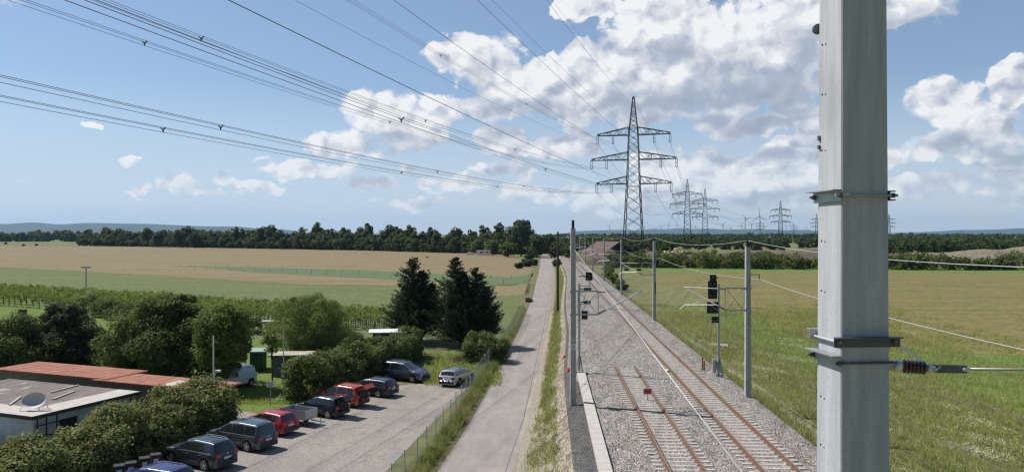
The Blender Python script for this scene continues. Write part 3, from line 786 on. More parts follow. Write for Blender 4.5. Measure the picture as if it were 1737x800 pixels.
o = MB().box((0, 0, .2), (.18, .1, .35)).build('orange_marker', M['orange_plastic'], None); o.location = (4.3, 65, 3.25); o.rotation_euler = (.3, .2, .5); tag(o, 'small upright orange plastic piece in the weeds beside the road', 'plastic piece')
o = MB().lathe([(.16, 0), (.16, .12), (.1, .2), (.02, .22)], 12).build('track_magnet', mat('cream', (.75, .7, .55), .6), None); o.location = (xat(-1.05, 57.2), 57.2, 3.6); tag(o, 'small cream domed device beside the left rail of the main track', 'rail device')
o = MB().box((0, 0, .1), (.7, .3, .2)).box((0, .3, .08), (.5, .2, .12)).build('signal_cables', M['dsteel'], None); o.location = (5.2, 56.2, 3.55); tag(o, 'dark cable junction lying at the foot of the slim left signal', 'junction box')
o = MB().box((0, 0, 0), (.10, .1, 1.3)).box((.2, .3, -.1), (.1, .1, .9)).build('wooden_stake', mat('raw_wood', (.30, .19, .11), .9), None); o.location = (14.35, 58.2, 3.9); tag(o, 'short brown wooden stakes beside the foot of the right signal', 'stake')

# dark wooden telegraph pole between road and railway
p = (6.55, 110.5); t = empty('wooden_pole', (p[0], p[1], H(*p)), 0, 'tall dark tarred wooden pole between the road and the railway', 'pole')
MB().tube([(0, 0, 0), (0, 0, 11.6)], .20, 10, .14).build('shaft', M['wood_dark'], t); MB().bar((0, 0, 11.6), (0, 0, 11.75), .25).build('cap', M['dsteel'], t)
for (px, py, h) in ((953, 437, 7), (945, 440, 6)):
    q = G(px, py); o = MB().tube([(0, 0, 0), (0, 0, h)], .16, 8, .12).build('wooden_pole', M['wood_dark'], None); o.location = q
    tag(o, 'far dark wooden pole on the right of the road end' if px == 953 else 'far dark wooden pole nearest the road end', 'pole')

# ================================================================== pylons and power lines
M['pyl'] = mat('pylon_steel', (.030, .036, .040), .85, 0, .15, .4)
M['ins'] = mat('pylon_insulator', (.10, .11, .12), .3)
ARMS = [(49.3 - 2.6, 13.0, 7.3), (40.5 - 2.6, 15.2, 9.6), (31.9 - 2.6, 13.4, 7.8)]     # height above base, half width, inner hang point
PH = 60.3; th_line = math.atan2(113, 412)
def pyl_w(z):
    if z < 29.3: return 7.5 + (4.5 - 7.5) * z / 29.3
    if z < 46.7: return 4.5 + (3.3 - 4.5) * (z - 29.3) / 17.4
    return max(.35, 3.3 + (.5 - 3.3) * (z - 46.7) / (PH - 46.7))
def make_pylon(label, detail=1.0):
    t = empty('lattice_pylon', (0, 0, 0), 0, label, 'pylon'); k = detail
    mb = MB(); lv = [0]
    while lv[-1] < PH - 1.2: lv.append(min(PH, lv[-1] + max(1.6, pyl_w(lv[-1]) * .66)))
    lv[-1] = PH
    def cor(z): w = pyl_w(z) / 2; return [Vector((sx * w, sy * w, z)) for sx, sy in ((-1, -1), (1, -1), (1, 1), (-1, 1))]
    for a, b in zip(lv[:-1], lv[1:]):
        A, B = cor(a), cor(b)
        for i in range(4):
            j = (i + 1) % 4
            mb.bar(A[i], B[i], (.20 if a < 30 else .15) * k); mb.bar(A[i], B[j], .085 * k); mb.bar(A[j], B[i], .085 * k)
            if a > 0 and (int(a * 7) % 2 == 0): mb.bar(A[i], A[j], .09 * k)
    mb.build('tower_body', M['pyl'], t)
    for (z, L_, inn) in ARMS:
        for sgn in (-1, 1):
            a = MB(); w = pyl_w(z) / 2; tp = Vector((sgn * L_, 0, z + .25)); n = 6
            for sy in (-1, 1):
                bot = [Vector((sgn * w, sy * w, z)).lerp(Vector((sgn * L_, sy * .15, z)), q / n) for q in range(n + 1)]
                top_ = [Vector((sgn * w, sy * w * .8, z + 2.7)).lerp(Vector((sgn * L_, sy * .1, z + .5)), q / n) for q in range(n + 1)]
                a.bar(bot[0], bot[-1], .16 * k); a.bar(top_[0], top_[-1], .15 * k)
                for q in range(n):
                    a.bar(bot[q], top_[q + 1] if q % 2 else top_[q], .08 * k); a.bar(top_[q], bot[q + 1], .08 * k)
            bl = [Vector((sgn * w, 0, z)).lerp(Vector((sgn * L_, 0, z)), q / n) for q in range(n + 1)]
            for q in range(n):
                wa = w * (1 - q / n); wb = w * (1 - (q + 1) / n)
                a.bar(bl[q] + Vector((0, wa, 0)), bl[q + 1] - Vector((0, wb, 0)), .07 * k); a.bar(bl[q] - Vector((0, wa, 0)), bl[q + 1] + Vector((0, wb, 0)), .07 * k)
            a.build('cross_arm', M['pyl'], t)
            for xx in (inn, L_ - .15):
                s_ = MB()
                for d in (-.28, .28): s_.tube([(sgn * xx + d, 0, z), (sgn * xx + d, 0, z - 2.9)], .07 * k, 6)
                s_.bar((sgn * xx - .35, 0, z - 2.95), (sgn * xx + .35, 0, z - 2.95), .12 * k); s_.build('insulator_string', M['ins'], t)
    return t
def place(t, px, Y, rz=-th_line, z=2.4):
    t.location = ((px - PX0) / F * Y, Y, z); t.rotation_euler = (0, 0, rz); return t
PY1 = place(make_pylon('nearest and tallest lattice pylon with three cross arms, carrying the overhead lines', 1.35), 1074.5, 275)
def relabel(o, s): o['label'] = s; return o
mid = make_pylon('left and taller one of the pylon pair right of the nearest pylon', 1.8)
PY2 = place(mid, 1166, 687)
P3 = relabel(copy_tree(mid), 'lattice pylon right of the pair, its arms overlapping the second pylon'); place(P3, 1196, 818)
farp = make_pylon('lattice pylon standing alone between the pair and the big front mast', 2.5); P4 = place(farp, 1324, 1134)
for (px, py, lb) in ((1385, 362, 'far lattice pylon half hidden by the left edge of the big front mast'), (1289.5, 372, 'tiny far pylon left of the lone mid-distance pylon'), (1346, 377, 'tiny far pylon right of the lone mid-distance pylon'), (1508, 362, 'far pylon just right of the big front mast'), (1630, 388, 'very faint small pylon above the trees far right')):
    c = relabel(copy_tree(farp), lb); place(c, px, 275 * 235 / (PY0 - py) if py < 387 else 5200)
    if py > 387: c.scale = (.6, .6, .6)
dirv = Vector((-math.sin(th_line), -math.cos(th_line), 0)); arm = Vector((math.cos(th_line), -math.sin(th_line), 0))
p1 = Vector(PY1.location); p0 = p1 + dirv * 427; p0.z = 2.4
def bundle(att, nsub, sag, r, label, a=p1, b=p0, spac=True, n=44, sep=.42, grp=None):
    x, z = att; A = a + arm * x + Vector((0, 0, z)); B = b + arm * x + Vector((0, 0, z))
    t = empty('power_line', A, 0, label, 'power line', grp)
    offs = {1: [(0, 0)], 2: [(-sep / 2, 0), (sep / 2, 0)], 3: [(-sep / 2, sep * .43), (sep / 2, sep * .43), (0, -sep * .43)]}[nsub]
    for (ox, oz) in offs:
        pts = [q + arm * ox + Vector((0, 0, oz)) - A for q in span(A, B, sag, n)]
        mb = MB(); mb.tube(pts, r, 4, cap=False); mb.build('wire', M['wire'], t)
    if nsub > 1 and spac:
        for k in range(3, n - 2, 5):
            c = span(A, B, sag, n)[k] - A; mb = MB()
            for (ox, oz) in offs: mb.bar(c, c + arm * ox * 1.15 + Vector((0, 0, oz * 1.15)), .07)
            mb.box(c, (.12, .12, .12)).build('spacer', M['dsteel'], t)
    return t
nm = ['top', 'middle', 'lowest']
sag3 = [7.5, 7.8, 6.4]
for i, (z, L_, inn) in enumerate(ARMS):
    for sgn, side in ((-1, 'left'), (1, 'right')):
        for xx, wh in ((L_ - .15, 'outer'), (inn, 'inner')):
            ns = 3 if (i, side, wh) in ((2, 'left', 'outer'), (2, 'left', 'inner'), (1, 'left', 'outer'), (1, 'left', 'inner'), (2, 'right', 'inner'), (0, 'left', 'inner')) else 1
            bundle((sgn * xx, z - 3.0), ns, sag3[i], .017 if ns > 1 else .021, 'overhead line to the %s end of the %s %s arm, crossing the sky' % (wh, nm[i], side))
bundle((0, PH), 1, 6.0, .02, 'thin earth wire from the peak of the nearest pylon, crossing the sky')
p2 = Vector(PY2.location); p4 = Vector(P4.location)
for i, (z, L_, inn) in enumerate(ARMS):
    for sgn, side in ((-1, 'left'), (1, 'right')):
        for xx, wh in ((L_ - .15, 'outer'), (inn, 'inner')):
            bundle((sgn * xx, z - 3.0), 1, 11, .05, 'line behind the nearest pylon, from the %s end of its %s %s arm' % (wh, nm[i], side), p1, p2, False, 24)
bundle((0, PH), 1, 8.0, .04, 'thin earth wire between the peaks of the nearest and the second pylon', p1, p2, False, 24)
for i, (z, L_, inn) in enumerate(ARMS):
    for sgn, side in ((-1, 'left'), (1, 'right')):
        bundle((sgn * L_, z - 3.0), 1, 14, .07, 'faint line from the %s end of the %s arm of the second pylon' % (side, nm[i]), p2, p4, False, 20)

# ------------------------------------------------------------------ wind turbines far away
M['turb'] = mat('turbine_white', (.42, .44, .47), .5)
def turbine(label, k=1.0):
    t = empty('wind_turbine', (0, 0, 0), 0, label, 'wind turbine')
    MB().tube([(0, 0, 0), (0, 0, 105)], 3.0 * k, 8, 1.8 * k).build('tower', M['turb'], t)
    MB().box((0, 2, 106), (5, 12, 5)).build('nacelle', M['turb'], t)
    rot = random.uniform(0, 2.09); r0 = MB().lathe([(2.5, -2), (2.6, 2), (.5, 4)], 8, Matrix.Rotation(R(90), 3, 'X'), (0, -5, 106)).build('rotor_hub', M['turb'], t)
    for k_ in range(3):
        a = rot + k_ * 2 * math.pi / 3; d = Vector((math.sin(a), 0, math.cos(a))); c = Vector((0, -6, 106))
        MB().bar(c, c + d * 48, 4.4 * k, 1.5, (0, 1, 0), 1.4 * k).build('blade', M['turb'], r0)
    return t
TB = [(1034, 383), (1053, 387), (1122, 384), (1134, 381), (1148, 382), (1180, 385), (1226, 381), (1258, 383), (1264, 372), (1275, 381), (1289, 368), (1296, 384), (1368, 386), (1092, 385), (1240, 386), (1334, 384), (1352, 386)]
lmk = ['left of the nearest pylon, the leftmost turbine', 'just left of the legs of the nearest pylon', 'first right of the nearest pylon', 'short one right of the nearest pylon', 'just left of the pylon pair', 'between the two pylons of the pair', 'right of the pylon pair, apart', 'low one in the cluster left of the lone pylon', 'tall one in the cluster left of the lone pylon', 'between the two tall ones of the cluster', 'tallest turbine, nearest to the lone pylon on its left', 'low one just beside the tallest turbine', 'halfway between the lone pylon and the big front mast', 'seen right beside the legs of the nearest pylon', 'small one left of the turbine cluster', 'first small one right of the lone pylon', 'second small one right of the lone pylon']
for (px, py), lk in zip(TB, lmk):
    Y = min(9000, 92.0 * F / (PY0 - py)); Y = max(3800, Y); s_ = (PY0 - py) * Y / F / 92.0
    t = turbine('white wind turbine, ' + lk, 1.1); t.location = ((px - PX0) / F * Y, Y, 2); t.rotation_euler = (0, 0, random.uniform(-.7, .7)); t.scale = (s_, s_, s_)

# ================================================================== vegetation
LG = (.030, .052, .016)
M['leaf_maple'] = leafmat('maple_leaves', (.045, .068, .020), (.115, .135, .042), .22)
M['leaf_dark'] = leafmat('plum_leaves', (.026, .030, .020), (.072, .068, .036), .15)
M['leaf_mid'] = leafmat('broad_leaves', (.060, .090, .022), (.150, .185, .050), .3)
M['leaf_light'] = leafmat('willow_leaves', (.085, .120, .032), (.190, .225, .078), .3)
M['leaf_hedge'] = leafmat('hedge_leaves', (.045, .066, .021), (.125, .145, .048), .22)
M['leaf_bush'] = leafmat('shrub_leaves', (.080, .098, .032), (.200, .200, .080), .25, c3=(.120, .085, .035))
M['needle'] = leafmat('cypress_needles', (.010, .020, .012), (.030, .046, .024), .05, .8, spec=.15)
M['leaf_vine'] = leafmat('vine_leaves', (.100, .135, .034), (.240, .270, .080), .35)
M['leaf_far'] = leafmat('far_wood_leaves', (.034, .054, .022), (.062, .085, .030), .2, sc_=.08)
M['leaf_far2'] = leafmat('far_wood_bright_leaves', (.058, .090, .024), (.095, .130, .036), .25, sc_=.08)
M['leaf_poplar'] = leafmat('poplar_leaves', (.045, .070, .034), (.075, .100, .052), .2, sc_=.08)
M['bark'] = mat('bark', (.085, .068, .052), .95, 0, .3, 6)
M['grass_blade'] = leafmat('grass_blades', (.235, .245, .090), (.420, .390, .180), .5, sc_=.25, c3=(.42, .34, .19))
M['grass_green'] = leafmat('green_blades', (.175, .220, .065), (.340, .350, .115), .5, sc_=.25)
M['flower'] = leafmat('pale_flowers', (.55, .53, .36), (.66, .64, .48), .2, sc_=.3, c3=(.30, .29, .14))
M['herb'] = leafmat('yellow_herbs', (.300, .340, .060), (.450, .440, .090), .3, sc_=.3)
M['twig'] = mat('dead_twigs', (.20, .155, .110), .95, 0, .35, 6)

def leaf_quads(P, size, up=.35, asp=.62, outward=None):
    """one rhombic leaf quad at each point, random tilt"""
    n = len(P); nrm = rng.normal(size=(n, 3)); nrm[:, 2] = np.abs(nrm[:, 2]) + up
    if outward is not None: nrm = nrm * .75 + outward * 1.1
    nrm /= np.linalg.norm(nrm, axis=1, keepdims=True) + 1e-9
    a = rng.normal(size=(n, 3)); a -= nrm * (a * nrm).sum(1, keepdims=True); a /= np.linalg.norm(a, axis=1, keepdims=True) + 1e-9
    b = np.cross(nrm, a); s = (size * rng.uniform(.6, 1.35, n))[:, None]
    V = np.stack([P - a * s * .5, P + b * s * .5 * asp, P + a * s * .5, P - b * s * .5 * asp], 1).reshape(-1, 3)
    return V, np.arange(n * 4).reshape(-1, 4)
def sphere_pts(n):
    v = rng.normal(size=(n, 3)); return v / np.linalg.norm(v, axis=1, keepdims=True)
def crown_points(clumps, per, flat=.8, fill=.35):
    """clumps: array (k,4) x y z r; leaves lie on and a little inside each clump"""
    k = len(clumps); idx = np.repeat(np.arange(k), per); d = sphere_pts(len(idx))
    r = 1 - fill * rng.random(len(idx)) ** 1.6; r *= 1 + rng.normal(size=len(idx)) * .10
    P = clumps[idx, :3] + d * (clumps[idx, 3] * r)[:, None] * np.array([1, 1, flat])
    keep = (d[:, 2] > -.65); return P[keep], d[keep]
def ell_clumps(k, rx, ry, rz, cz, rc, shell=.55, bottom=-.7, irr=.07, seed=None):
    d = sphere_pts(k * 2); d = d[d[:, 2] > bottom][:k]; r = rng.uniform(shell, 1.0, len(d)) * (1 + rng.normal(size=len(d)) * irr)
    C = d * r[:, None] * np.array([rx, ry, rz]) * .86; C[:, 2] += cz
    R_ = rc * rng.uniform(.6, 1.35, len(C)); return np.column_stack([C, R_])
def trunk(t, h, r, clumps, n_limb=9, name='trunk', m=None):
    mb = MB(); lean = random.uniform(-.03, .03); top_ = Vector((lean * h, lean * h * .5, h))
    mb.tube([(0, 0, -.2), (0, 0, .3), top_ * .5, top_], [r * 1.35, r, r * .8, r * .35], 8)
    if n_limb:
        for i in rng.choice(len(clumps), min(n_limb, len(clumps)), replace=False):
            e = Vector(clumps[i, :3]); s = top_ * random.uniform(.35, .95); m_ = s.lerp(e, .5) + Vector((0, 0, .12 * (e - s).length))
            mb.tube([s, m_, e], [r * .42, r * .25, r * .08], 5)
    return mb.build(name, m or M['bark'], t)
def tree(name, loc, clumps, per, leaf, size, m, trunk_h, trunk_r, label, cat='tree', group=None, limbs=9, up=.35, asp=.62, outw=False, bark=None):
    t = empty(name, loc, 0, label, cat, group); P, d = crown_points(clumps, per)
    V, Q = leaf_quads(P, size * 1.2, up, asp, d)
    fast_mesh('crown', V, Q, m, t); trunk(t, trunk_h, trunk_r, clumps, limbs, m=bark); return t

def Gp(px, py): return G(px, py)
# trees of the garden (left)
p = Gp(285, 648); C = np.vstack([ell_clumps(230, 6.6, 5.0, 4.0, 3.5, 1.1, .5, bottom=-.98), ell_clumps(30, 3.2, 2.6, 1.6, 6.7, .8)])
tree('maple_tree', p, C, 420, 0, .20, M['leaf_maple'], 5.0, .22, 'biggest dark maple, just behind the right red roof')
p = Gp(380, 661); C = ell_clumps(95, 2.7, 2.4, 3.7, 4.2, .85, bottom=-.95)
tree('maple_tree', p, C, 380, 0, .18, M['leaf_mid'], 4.5, .18, 'mid green tree over the white van, right of the biggest maple')
p = Gp(112, 640); C = np.vstack([ell_clumps(130, 3.9, 3.3, 3.5, 3.0, .9, bottom=-.98), ell_clumps(22, 2.2, 2.0, 1.3, 5.9, .6)])
tree('plum_tree', p, C, 380, 0, .17, M['leaf_dark'], 4.0, .18, 'dark purplish tree behind the left red roof')
p = Gp(22, 648); C = ell_clumps(150, 4.6, 3.8, 3.4, 2.9, .95, bottom=-.98)
tree('maple_tree', p, C, 380, 0, .18, M['leaf_maple'], 4.0, .18, 'green tree at the left edge of the photo, beside the purplish tree')
p = Gp(192, 640); C = ell_clumps(30, 2.3, 2.0, 1.3, 1.9, .6)
tree('garden_shrub', p, C, 340, 0, .15, M['leaf_mid'], 1.6, .1, 'low bright green shrub between the purplish tree and the biggest maple', 'shrub', limbs=5)
p = Gp(172, 592); C = ell_clumps(16, 1.2, 1.1, 1.2, 1.3, .5)
tree('garden_shrub', p, C, 300, 0, .15, M['leaf_hedge'], 1.2, .08, 'small round dark shrub standing on the bright lawn', 'shrub', limbs=3)
p = Gp(525, 616); C = np.vstack([ell_clumps(170, 5.2, 4.2, 3.8, 3.3, .95, .35, bottom=-.98), ell_clumps(34, 3.6, 2.6, 1.6, 6.0, .7, .3)])
tree('willow_tree', p, C, 430, 0, .17, M['leaf_light'], 4.2, .2, 'feathery light green tree behind the hedge, between shed and conifers', up=-.2, asp=.32)
p = Gp(590, 604); C = ell_clumps(34, 2.0, 2.0, 1.6, 1.5, .6, bottom=-.9)
tree('garden_shrub', p, C, 340, 0, .15, M['leaf_hedge'], 1.5, .1, 'green bush left of the dark kiosk with the flat white roof', 'shrub', limbs=4)
p = Gp(462, 650); C = ell_clumps(12, .9, .9, 2.0, 3.6, .42, .2)
tree('young_tree', p, C, 120, 0, .15, M['leaf_mid'], 4.4, .07, 'slender young tree in front of the blue shed', limbs=6)
p = Gp(822, 613); C = ell_clumps(70, 3.1, 2.4, 1.7, 1.4, .7, .4, bottom=-.98)
tree('garden_shrub', p, C, 330, 0, .15, M['leaf_hedge'], 1.4, .1, 'dense dark bush under the right conifer, by the fence', 'shrub', limbs=4)

# conifers: whorls of rising, ragged sprays
def conifer(loc, tops, label, seed):
    r_ = np.random.default_rng(seed); t = empty('conifer_tree', loc, 0, label, 'tree')
    V_ = []; tr = MB()
    for (ox, oy, h, br, zb) in tops:
        tr.tube([(ox * .3, oy * .3, -.2), (ox * .8, oy * .8, h * .4), (ox, oy, h * .97)], [.24, .17, .02], 8)
        z = zb
        while z < h - .15:
            f = (h - z) / (h - zb); rad = 1.33 * br * (f ** .72) * r_.uniform(.80, 1.18) + .12
            if z < zb + 1.4: rad *= .72 + .28 * (z - zb) / 1.4
            nb = int(6 + 10 * f)
            for k in range(nb):
                a = r_.uniform(0, 2 * math.pi); L_ = rad * r_.uniform(.62, 1.12); rise = r_.uniform(.10, .55)
                n = int(26 + 70 * L_ / 2.5); u = r_.random(n) ** .75; w = (.34 * (1 - u) + .10) * (.4 + .25 * L_)
                P = np.column_stack([np.cos(a) * u * L_, np.sin(a) * u * L_, rise * (u * L_) - .12 * np.sin(u * 3) * L_])
                P += r_.normal(size=(n, 3)) * w[:, None] * np.array([1, 1, .55]) * .62; P += np.array([ox, oy, z]); V_.append(P)
                if k % 4 == 0: tr.tube([(ox, oy, z), (ox + math.cos(a) * L_ * .8, oy + math.sin(a) * L_ * .8, z + rise * L_ * .7)], [.035, .01], 4, cap=False)
            z += .26
    P = np.vstack(V_); V, Q = leaf_quads(P, .20, .1, .42)
    fast_mesh('crown', V, Q, M['needle'], t); tr.build('trunk', M['bark'], t); return t
conifer(Gp(702, 580), [(0, 0, 10.6, 3.3, .9), (1.0, .6, 9.0, 2.3, 2.2), (-.9, .3, 7.2, 2.3, 1.5), (2.3, -.2, 7.4, 1.4, 2.5)], 'left one of the two dark conifers', 3)
conifer(Gp(789, 587), [(-1.2, 0, 10.8, 3.1, .9), (1.25, .3, 9.5, 2.8, 1.2), (-.2, .8, 9.0, 2.4, 2.0), (2.6, -.4, 7.4, 2.0, 1.6), (.2, -1.2, 7.4, 2.6, 1.0)], 'right, bigger one of the two dark conifers, with three tips', 5)

# hedges
def hedge(name, pts, w, h, label, m, per_m=6, leaf=.15, cl=.55, per=150, h2=None, cat='hedge'):
    P0_ = Vector((pts[0][0], pts[0][1], 0)); P0_.z = H(P0_.x, P0_.y); t = empty(name, P0_, 0, label, cat); cs = []; st = MB()
    tot = sum((Vector(b) - Vector(a)).length for a, b in zip(pts[:-1], pts[1:])); acc = 0
    for a, b in zip(pts[:-1], pts[1:]):
        a, b = Vector((a[0], a[1], 0)), Vector((b[0], b[1], 0)); L_ = (b - a).length; n = int(L_ * per_m); dn = (b - a).normalized(); sd_ = Vector((-dn.y, dn.x, 0))
        for k in range(n):
            u = random.random(); q = a + (b - a) * u; f = (acc + L_ * u) / tot; hh = (h + ((h2 or h) - h) * f) * (1 + .12 * math.sin((acc + L_ * u) * .9) + .10 * math.sin((acc + L_ * u) * 2.3) + random.gauss(0, .05))
            ang = random.uniform(0, math.pi); ww = w * (1 + .15 * math.sin((acc + L_ * u) * 1.3))
            off = math.cos(ang) * ww / 2; zz = hh - .35 if abs(math.cos(ang)) < .5 else random.uniform(.3, hh - .3)
            q = q + sd_ * off; cs.append((q.x - P0_.x, q.y - P0_.y, H(q.x, q.y) - P0_.z + zz + random.uniform(-.15, .1), cl * random.uniform(.6, 1.3)))
        for k in range(int(L_ / 1.2)):
            q = a + (b - a) * ((k + .5) * 1.2 / L_); q.z = H(q.x, q.y); q = q - P0_; MB().tube([q, q + Vector((random.uniform(-.2, .2), 0, h * .8))], [.05, .02], 5).build('stem', M['bark'], t)
        acc += L_
    P, d = crown_points(np.array(cs), per); V, Q = leaf_quads(P, leaf * 1.15, .3, .62, d)
    V[:, 2] = np.maximum(V[:, 2], -.6)
    fast_mesh('foliage', V, Q, m, t); return t
A_ = [Gp(548, 698), Gp(575, 682), Gp(600, 672), Gp(640, 655), Gp(672, 641), Gp(700, 630), Gp(726, 610)]
hedge('hedge', [(p.x - 2.2, p.y + 2.9) for p in A_], 2.7, 3.2, 'long thick green hedge along the back of the car park', M['leaf_hedge'], 26, .17, .66, 170, 2.7)
B_ = [Gp(-60, 860), Gp(60, 828), Gp(170, 792), Gp(250, 762), Gp(330, 735), Gp(362, 722)]
hedge('hedge', [(p.x, p.y) for p in B_], 3.6, 2.2, 'broad shaggy hedge in the lower left corner, in front of the white hut', M['leaf_bush'], 24, .17, .7, 170, 3.1)
# brush pile
p = Gp(800, 612); t = empty('brush_pile', p, 0, 'heap of dead brown branches left of the fence beyond the silver car', 'brush pile'); mb = MB()
for k in range(260):
    a = random.uniform(0, 6.28); r_ = random.random() ** .6 * 2.4; c = Vector((r_ * math.cos(a), r_ * math.sin(a) * .7, max(.05, 1.25 * (1 - r_ / 2.5)) * random.uniform(.3, 1)))
    d = Vector((random.uniform(-1, 1), random.uniform(-1, 1), random.uniform(-.25, .45))).normalized() * random.uniform(.4, 1.1); mb.bar(c - d, c + d, .035, w2=.012)
mb.build('branches', M['twig'], t)

# vine rows
def vine_row(a, b, label, h=2.1):
    a, b = Vector(a), Vector(b); a.z = H(a.x, a.y); t = empty('vine_row', a, 0, label, 'vine row', 'rows of vines behind the garden'); L_ = (b - a).xy.length; cs = []; po = MB(); dn = (b - a); dn.z = 0; dn.normalize()
    x = 0
    while x < L_:
        q = dn * x; z0 = H(a.x + q.x, a.y + q.y) - a.z; st_ = (po if x > 148 else MB()).tube([(q.x, q.y, z0 - .1), (q.x + random.uniform(-.1, .1), q.y, z0 + 1.3)], .05, 5)
        if x <= 148: st_.build('stake', M['bark'], t)
        for k in range(5): cs.append((q.x + dn.x * random.uniform(-.8, .8), q.y + random.uniform(-.35, .35), z0 + random.uniform(1.15, h), random.uniform(.28, .5)))
        x += 1.5
    P, d = crown_points(np.array(cs), 46); V, Q = leaf_quads(P, .24, .3, .6); fast_mesh('foliage', V, Q, M['leaf_vine'], t); 
    if po.v: tag(po.build('stake_rest', M['bark'], t), kind='stuff')
    return t
F0, F1, K0, K1 = Gp(-160, 507), Gp(660, 562), Gp(-160, 487), Gp(660, 545)
wds = ['front', 'second', 'third', 'fourth', 'fifth', 'last and farthest']
for k in range(6):
    f = k / 5; vine_row(F0.lerp(K0, f), F1.lerp(K1, f), 'long row of young vines behind the lawn, %s row counted from the garden' % wds[k])
p = Gp(190, 548); q = Gp(425, 560)
hedge('hedge', [(Gp(148, 530).x, Gp(148, 530).y), (Gp(225, 546).x, Gp(225, 546).y), (Gp(440, 566).x, Gp(440, 566).y)], 2.5, 2.4, 'dense dark green bushes along the far edge of the bright lawn', M['leaf_hedge'], 4, .26, .8, 110)

# tree line beyond the fields, 730 m away: six kinds, copied
def far_tree(kind):
    if kind == 'poplar': C = ell_clumps(50, 3.4, 3.4, 8.6, 8.8, 1.8, .3, -.98); h, m, n = 11, M['leaf_poplar'], 60
    elif kind == 'tall': C = np.vstack([ell_clumps(50, 5.6, 5, 7.4, 8.6, 2.1, .35, -.98)]); h, m, n = 11, M['leaf_far'], 60
    elif kind == 'bright': C = ell_clumps(46, 6.0, 5, 5.6, 5.4, 2.0, .4, -.98); h, m, n = 6, M['leaf_far2'], 60
    elif kind == 'thin': C = ell_clumps(34, 4.2, 3.8, 7.2, 10.4, 1.5, .3, -.98, irr=.2); h, m, n = 14, M['leaf_far'], 46
    elif kind == 'low': C = ell_clumps(40, 6.2, 4.8, 4.0, 3.2, 1.8, .4, -.98); h, m, n = 3, M['leaf_far'], 60
    else: C = ell_clumps(50, 6.8, 5.6, 6.6, 6.2, 2.2, .4, -.98); h, m, n = 7, M['leaf_far'], 60
    return tree('woodland_tree', (0, 0, -50), C, n, 0, 1.15, m, h, .3, 'x', 'tree', 'trees of the wood beyond the wheat field', 6)
KL = {'poplar': 'slim grey-green tree of the wood behind the fields', 'tall': 'tall dark round-headed tree of the wood behind the fields', 'bright': 'bright green round tree at the edge of the wood behind the fields', 'thin': 'thin-crowned tree standing above the wood behind the fields', 'low': 'low dark bush-like tree at the edge of the wood behind the fields', 'mid': 'dark broad tree in the wood behind the fields'}
proto = {}
def plant(kind, x, y, s, grp='trees of the wood beyond the wheat field', label=None):
    if kind not in proto: proto[kind] = far_tree(kind); t = proto[kind]
    else: t = copy_tree(proto[kind])
    t.location = (x, y, H(x, y) - .2); t.scale = (s, s, s * random.uniform(.9, 1.1)); t.rotation_euler = (0, 0, random.uniform(0, 6.28)); t['label'] = label or KL[kind]; t['group'] = grp; return t
# front edge of the wood: base line given by the photograph
edge = [(140, 416.5), (300, 419), (450, 421.5), (620, 424.5), (760, 428.5), (850, 431), (915, 431)]
def edge_y(px):
    for (a, ya), (b, yb) in zip(edge[:-1], edge[1:]):
        if px <= b: return ya + (yb - ya) * (px - a) / (b - a)
    return edge[-1][1]
px = 142.0
while px < 918:
    q = Gp(px, edge_y(px)); sc_ = 1.0 if px < 700 else .82
    k = random.choice(['mid', 'mid', 'low', 'low', 'mid', 'bright' if px > 560 else 'mid']); plant(k, q.x, q.y + random.uniform(-3, 3), random.uniform(.65, .95) * sc_)
    px += random.uniform(6.5, 9.5) * (1.25 if px > 700 else 1)
px = 146.0
while px < 905:
    q = Gp(px, edge_y(px)); sc_ = 1.0 if px < 700 else .80
    k = random.choice(['mid', 'tall', 'mid', 'poplar', 'mid', 'thin']); plant(k, q.x + q.x / q.y * 22, q.y + 22 + random.uniform(-8, 8), random.uniform(.92, 1.22) * sc_)
    px += random.uniform(7, 10)
for (px, top, kind) in ((268, 387, 'tall'), (303, 388, 'tall'), (330, 391, 'tall'), (513, 387, 'thin'), (548, 386, 'thin'), (562, 385, 'thin'), (580, 384, 'poplar'), (590, 386, 'thin'), (612, 384, 'tall'), (624, 386, 'tall'), (662, 389, 'tall'), (740, 389, 'thin'), (775, 389, 'mid'), (800, 388, 'thin'), (822, 380, 'thin'), (845, 379, 'thin'), (805, 388, 'thin')):
    Y = 640 if px < 700 else 470; x = (px - PX0) / F * Y; hh = CZ - (top - PY0) / F * Y - H(x, Y); ht = {'tall': 16.5, 'thin': 17.0, 'poplar': 18.0, 'mid': 12.5}[kind]
    plant(kind, x, Y, hh / ht)
# the big poplar group beside the road end
q = Vector(((884 - PX0) / F * 395, 395, 0)); C = np.vstack([ell_clumps(110, 8.6, 6.5, 7.6, 10.6, 1.9, .45, -.98), ell_clumps(18, 5.5, 4, 2, 16.6, 1.3, .4)])
tree('woodland_tree', (q.x, q.y, H(q.x, q.y)), C, 190, 0, .55, M['leaf_poplar'], 10, .45, 'biggest round tree of the skyline, at the left side of the road end')
for (px, py, s, k, lb) in ((862, 436, .75, 'bright', 'bright green tree below the biggest round tree'), (835, 433, .7, 'bright', 'bright green tree left below the biggest round tree'), (905, 436, .62, 'mid', 'dark tree at the very end of the road, left side'), (897, 440, .42, 'low', 'dark bush at the left of the road end'), (910, 437, .8, 'tall', 'dark tall tree beside the road end, left'), (932, 434, .72, 'tall', 'dark tall tree on the right of the road end'), (940, 437, .6, 'mid', 'dark tree right of the road end, nearer the poles'), (924, 430, .9, 'mid', 'dark tree closing the view at the end of the road')):
    q = Gp(px, py); plant(k, q.x, q.y, s, label=lb)
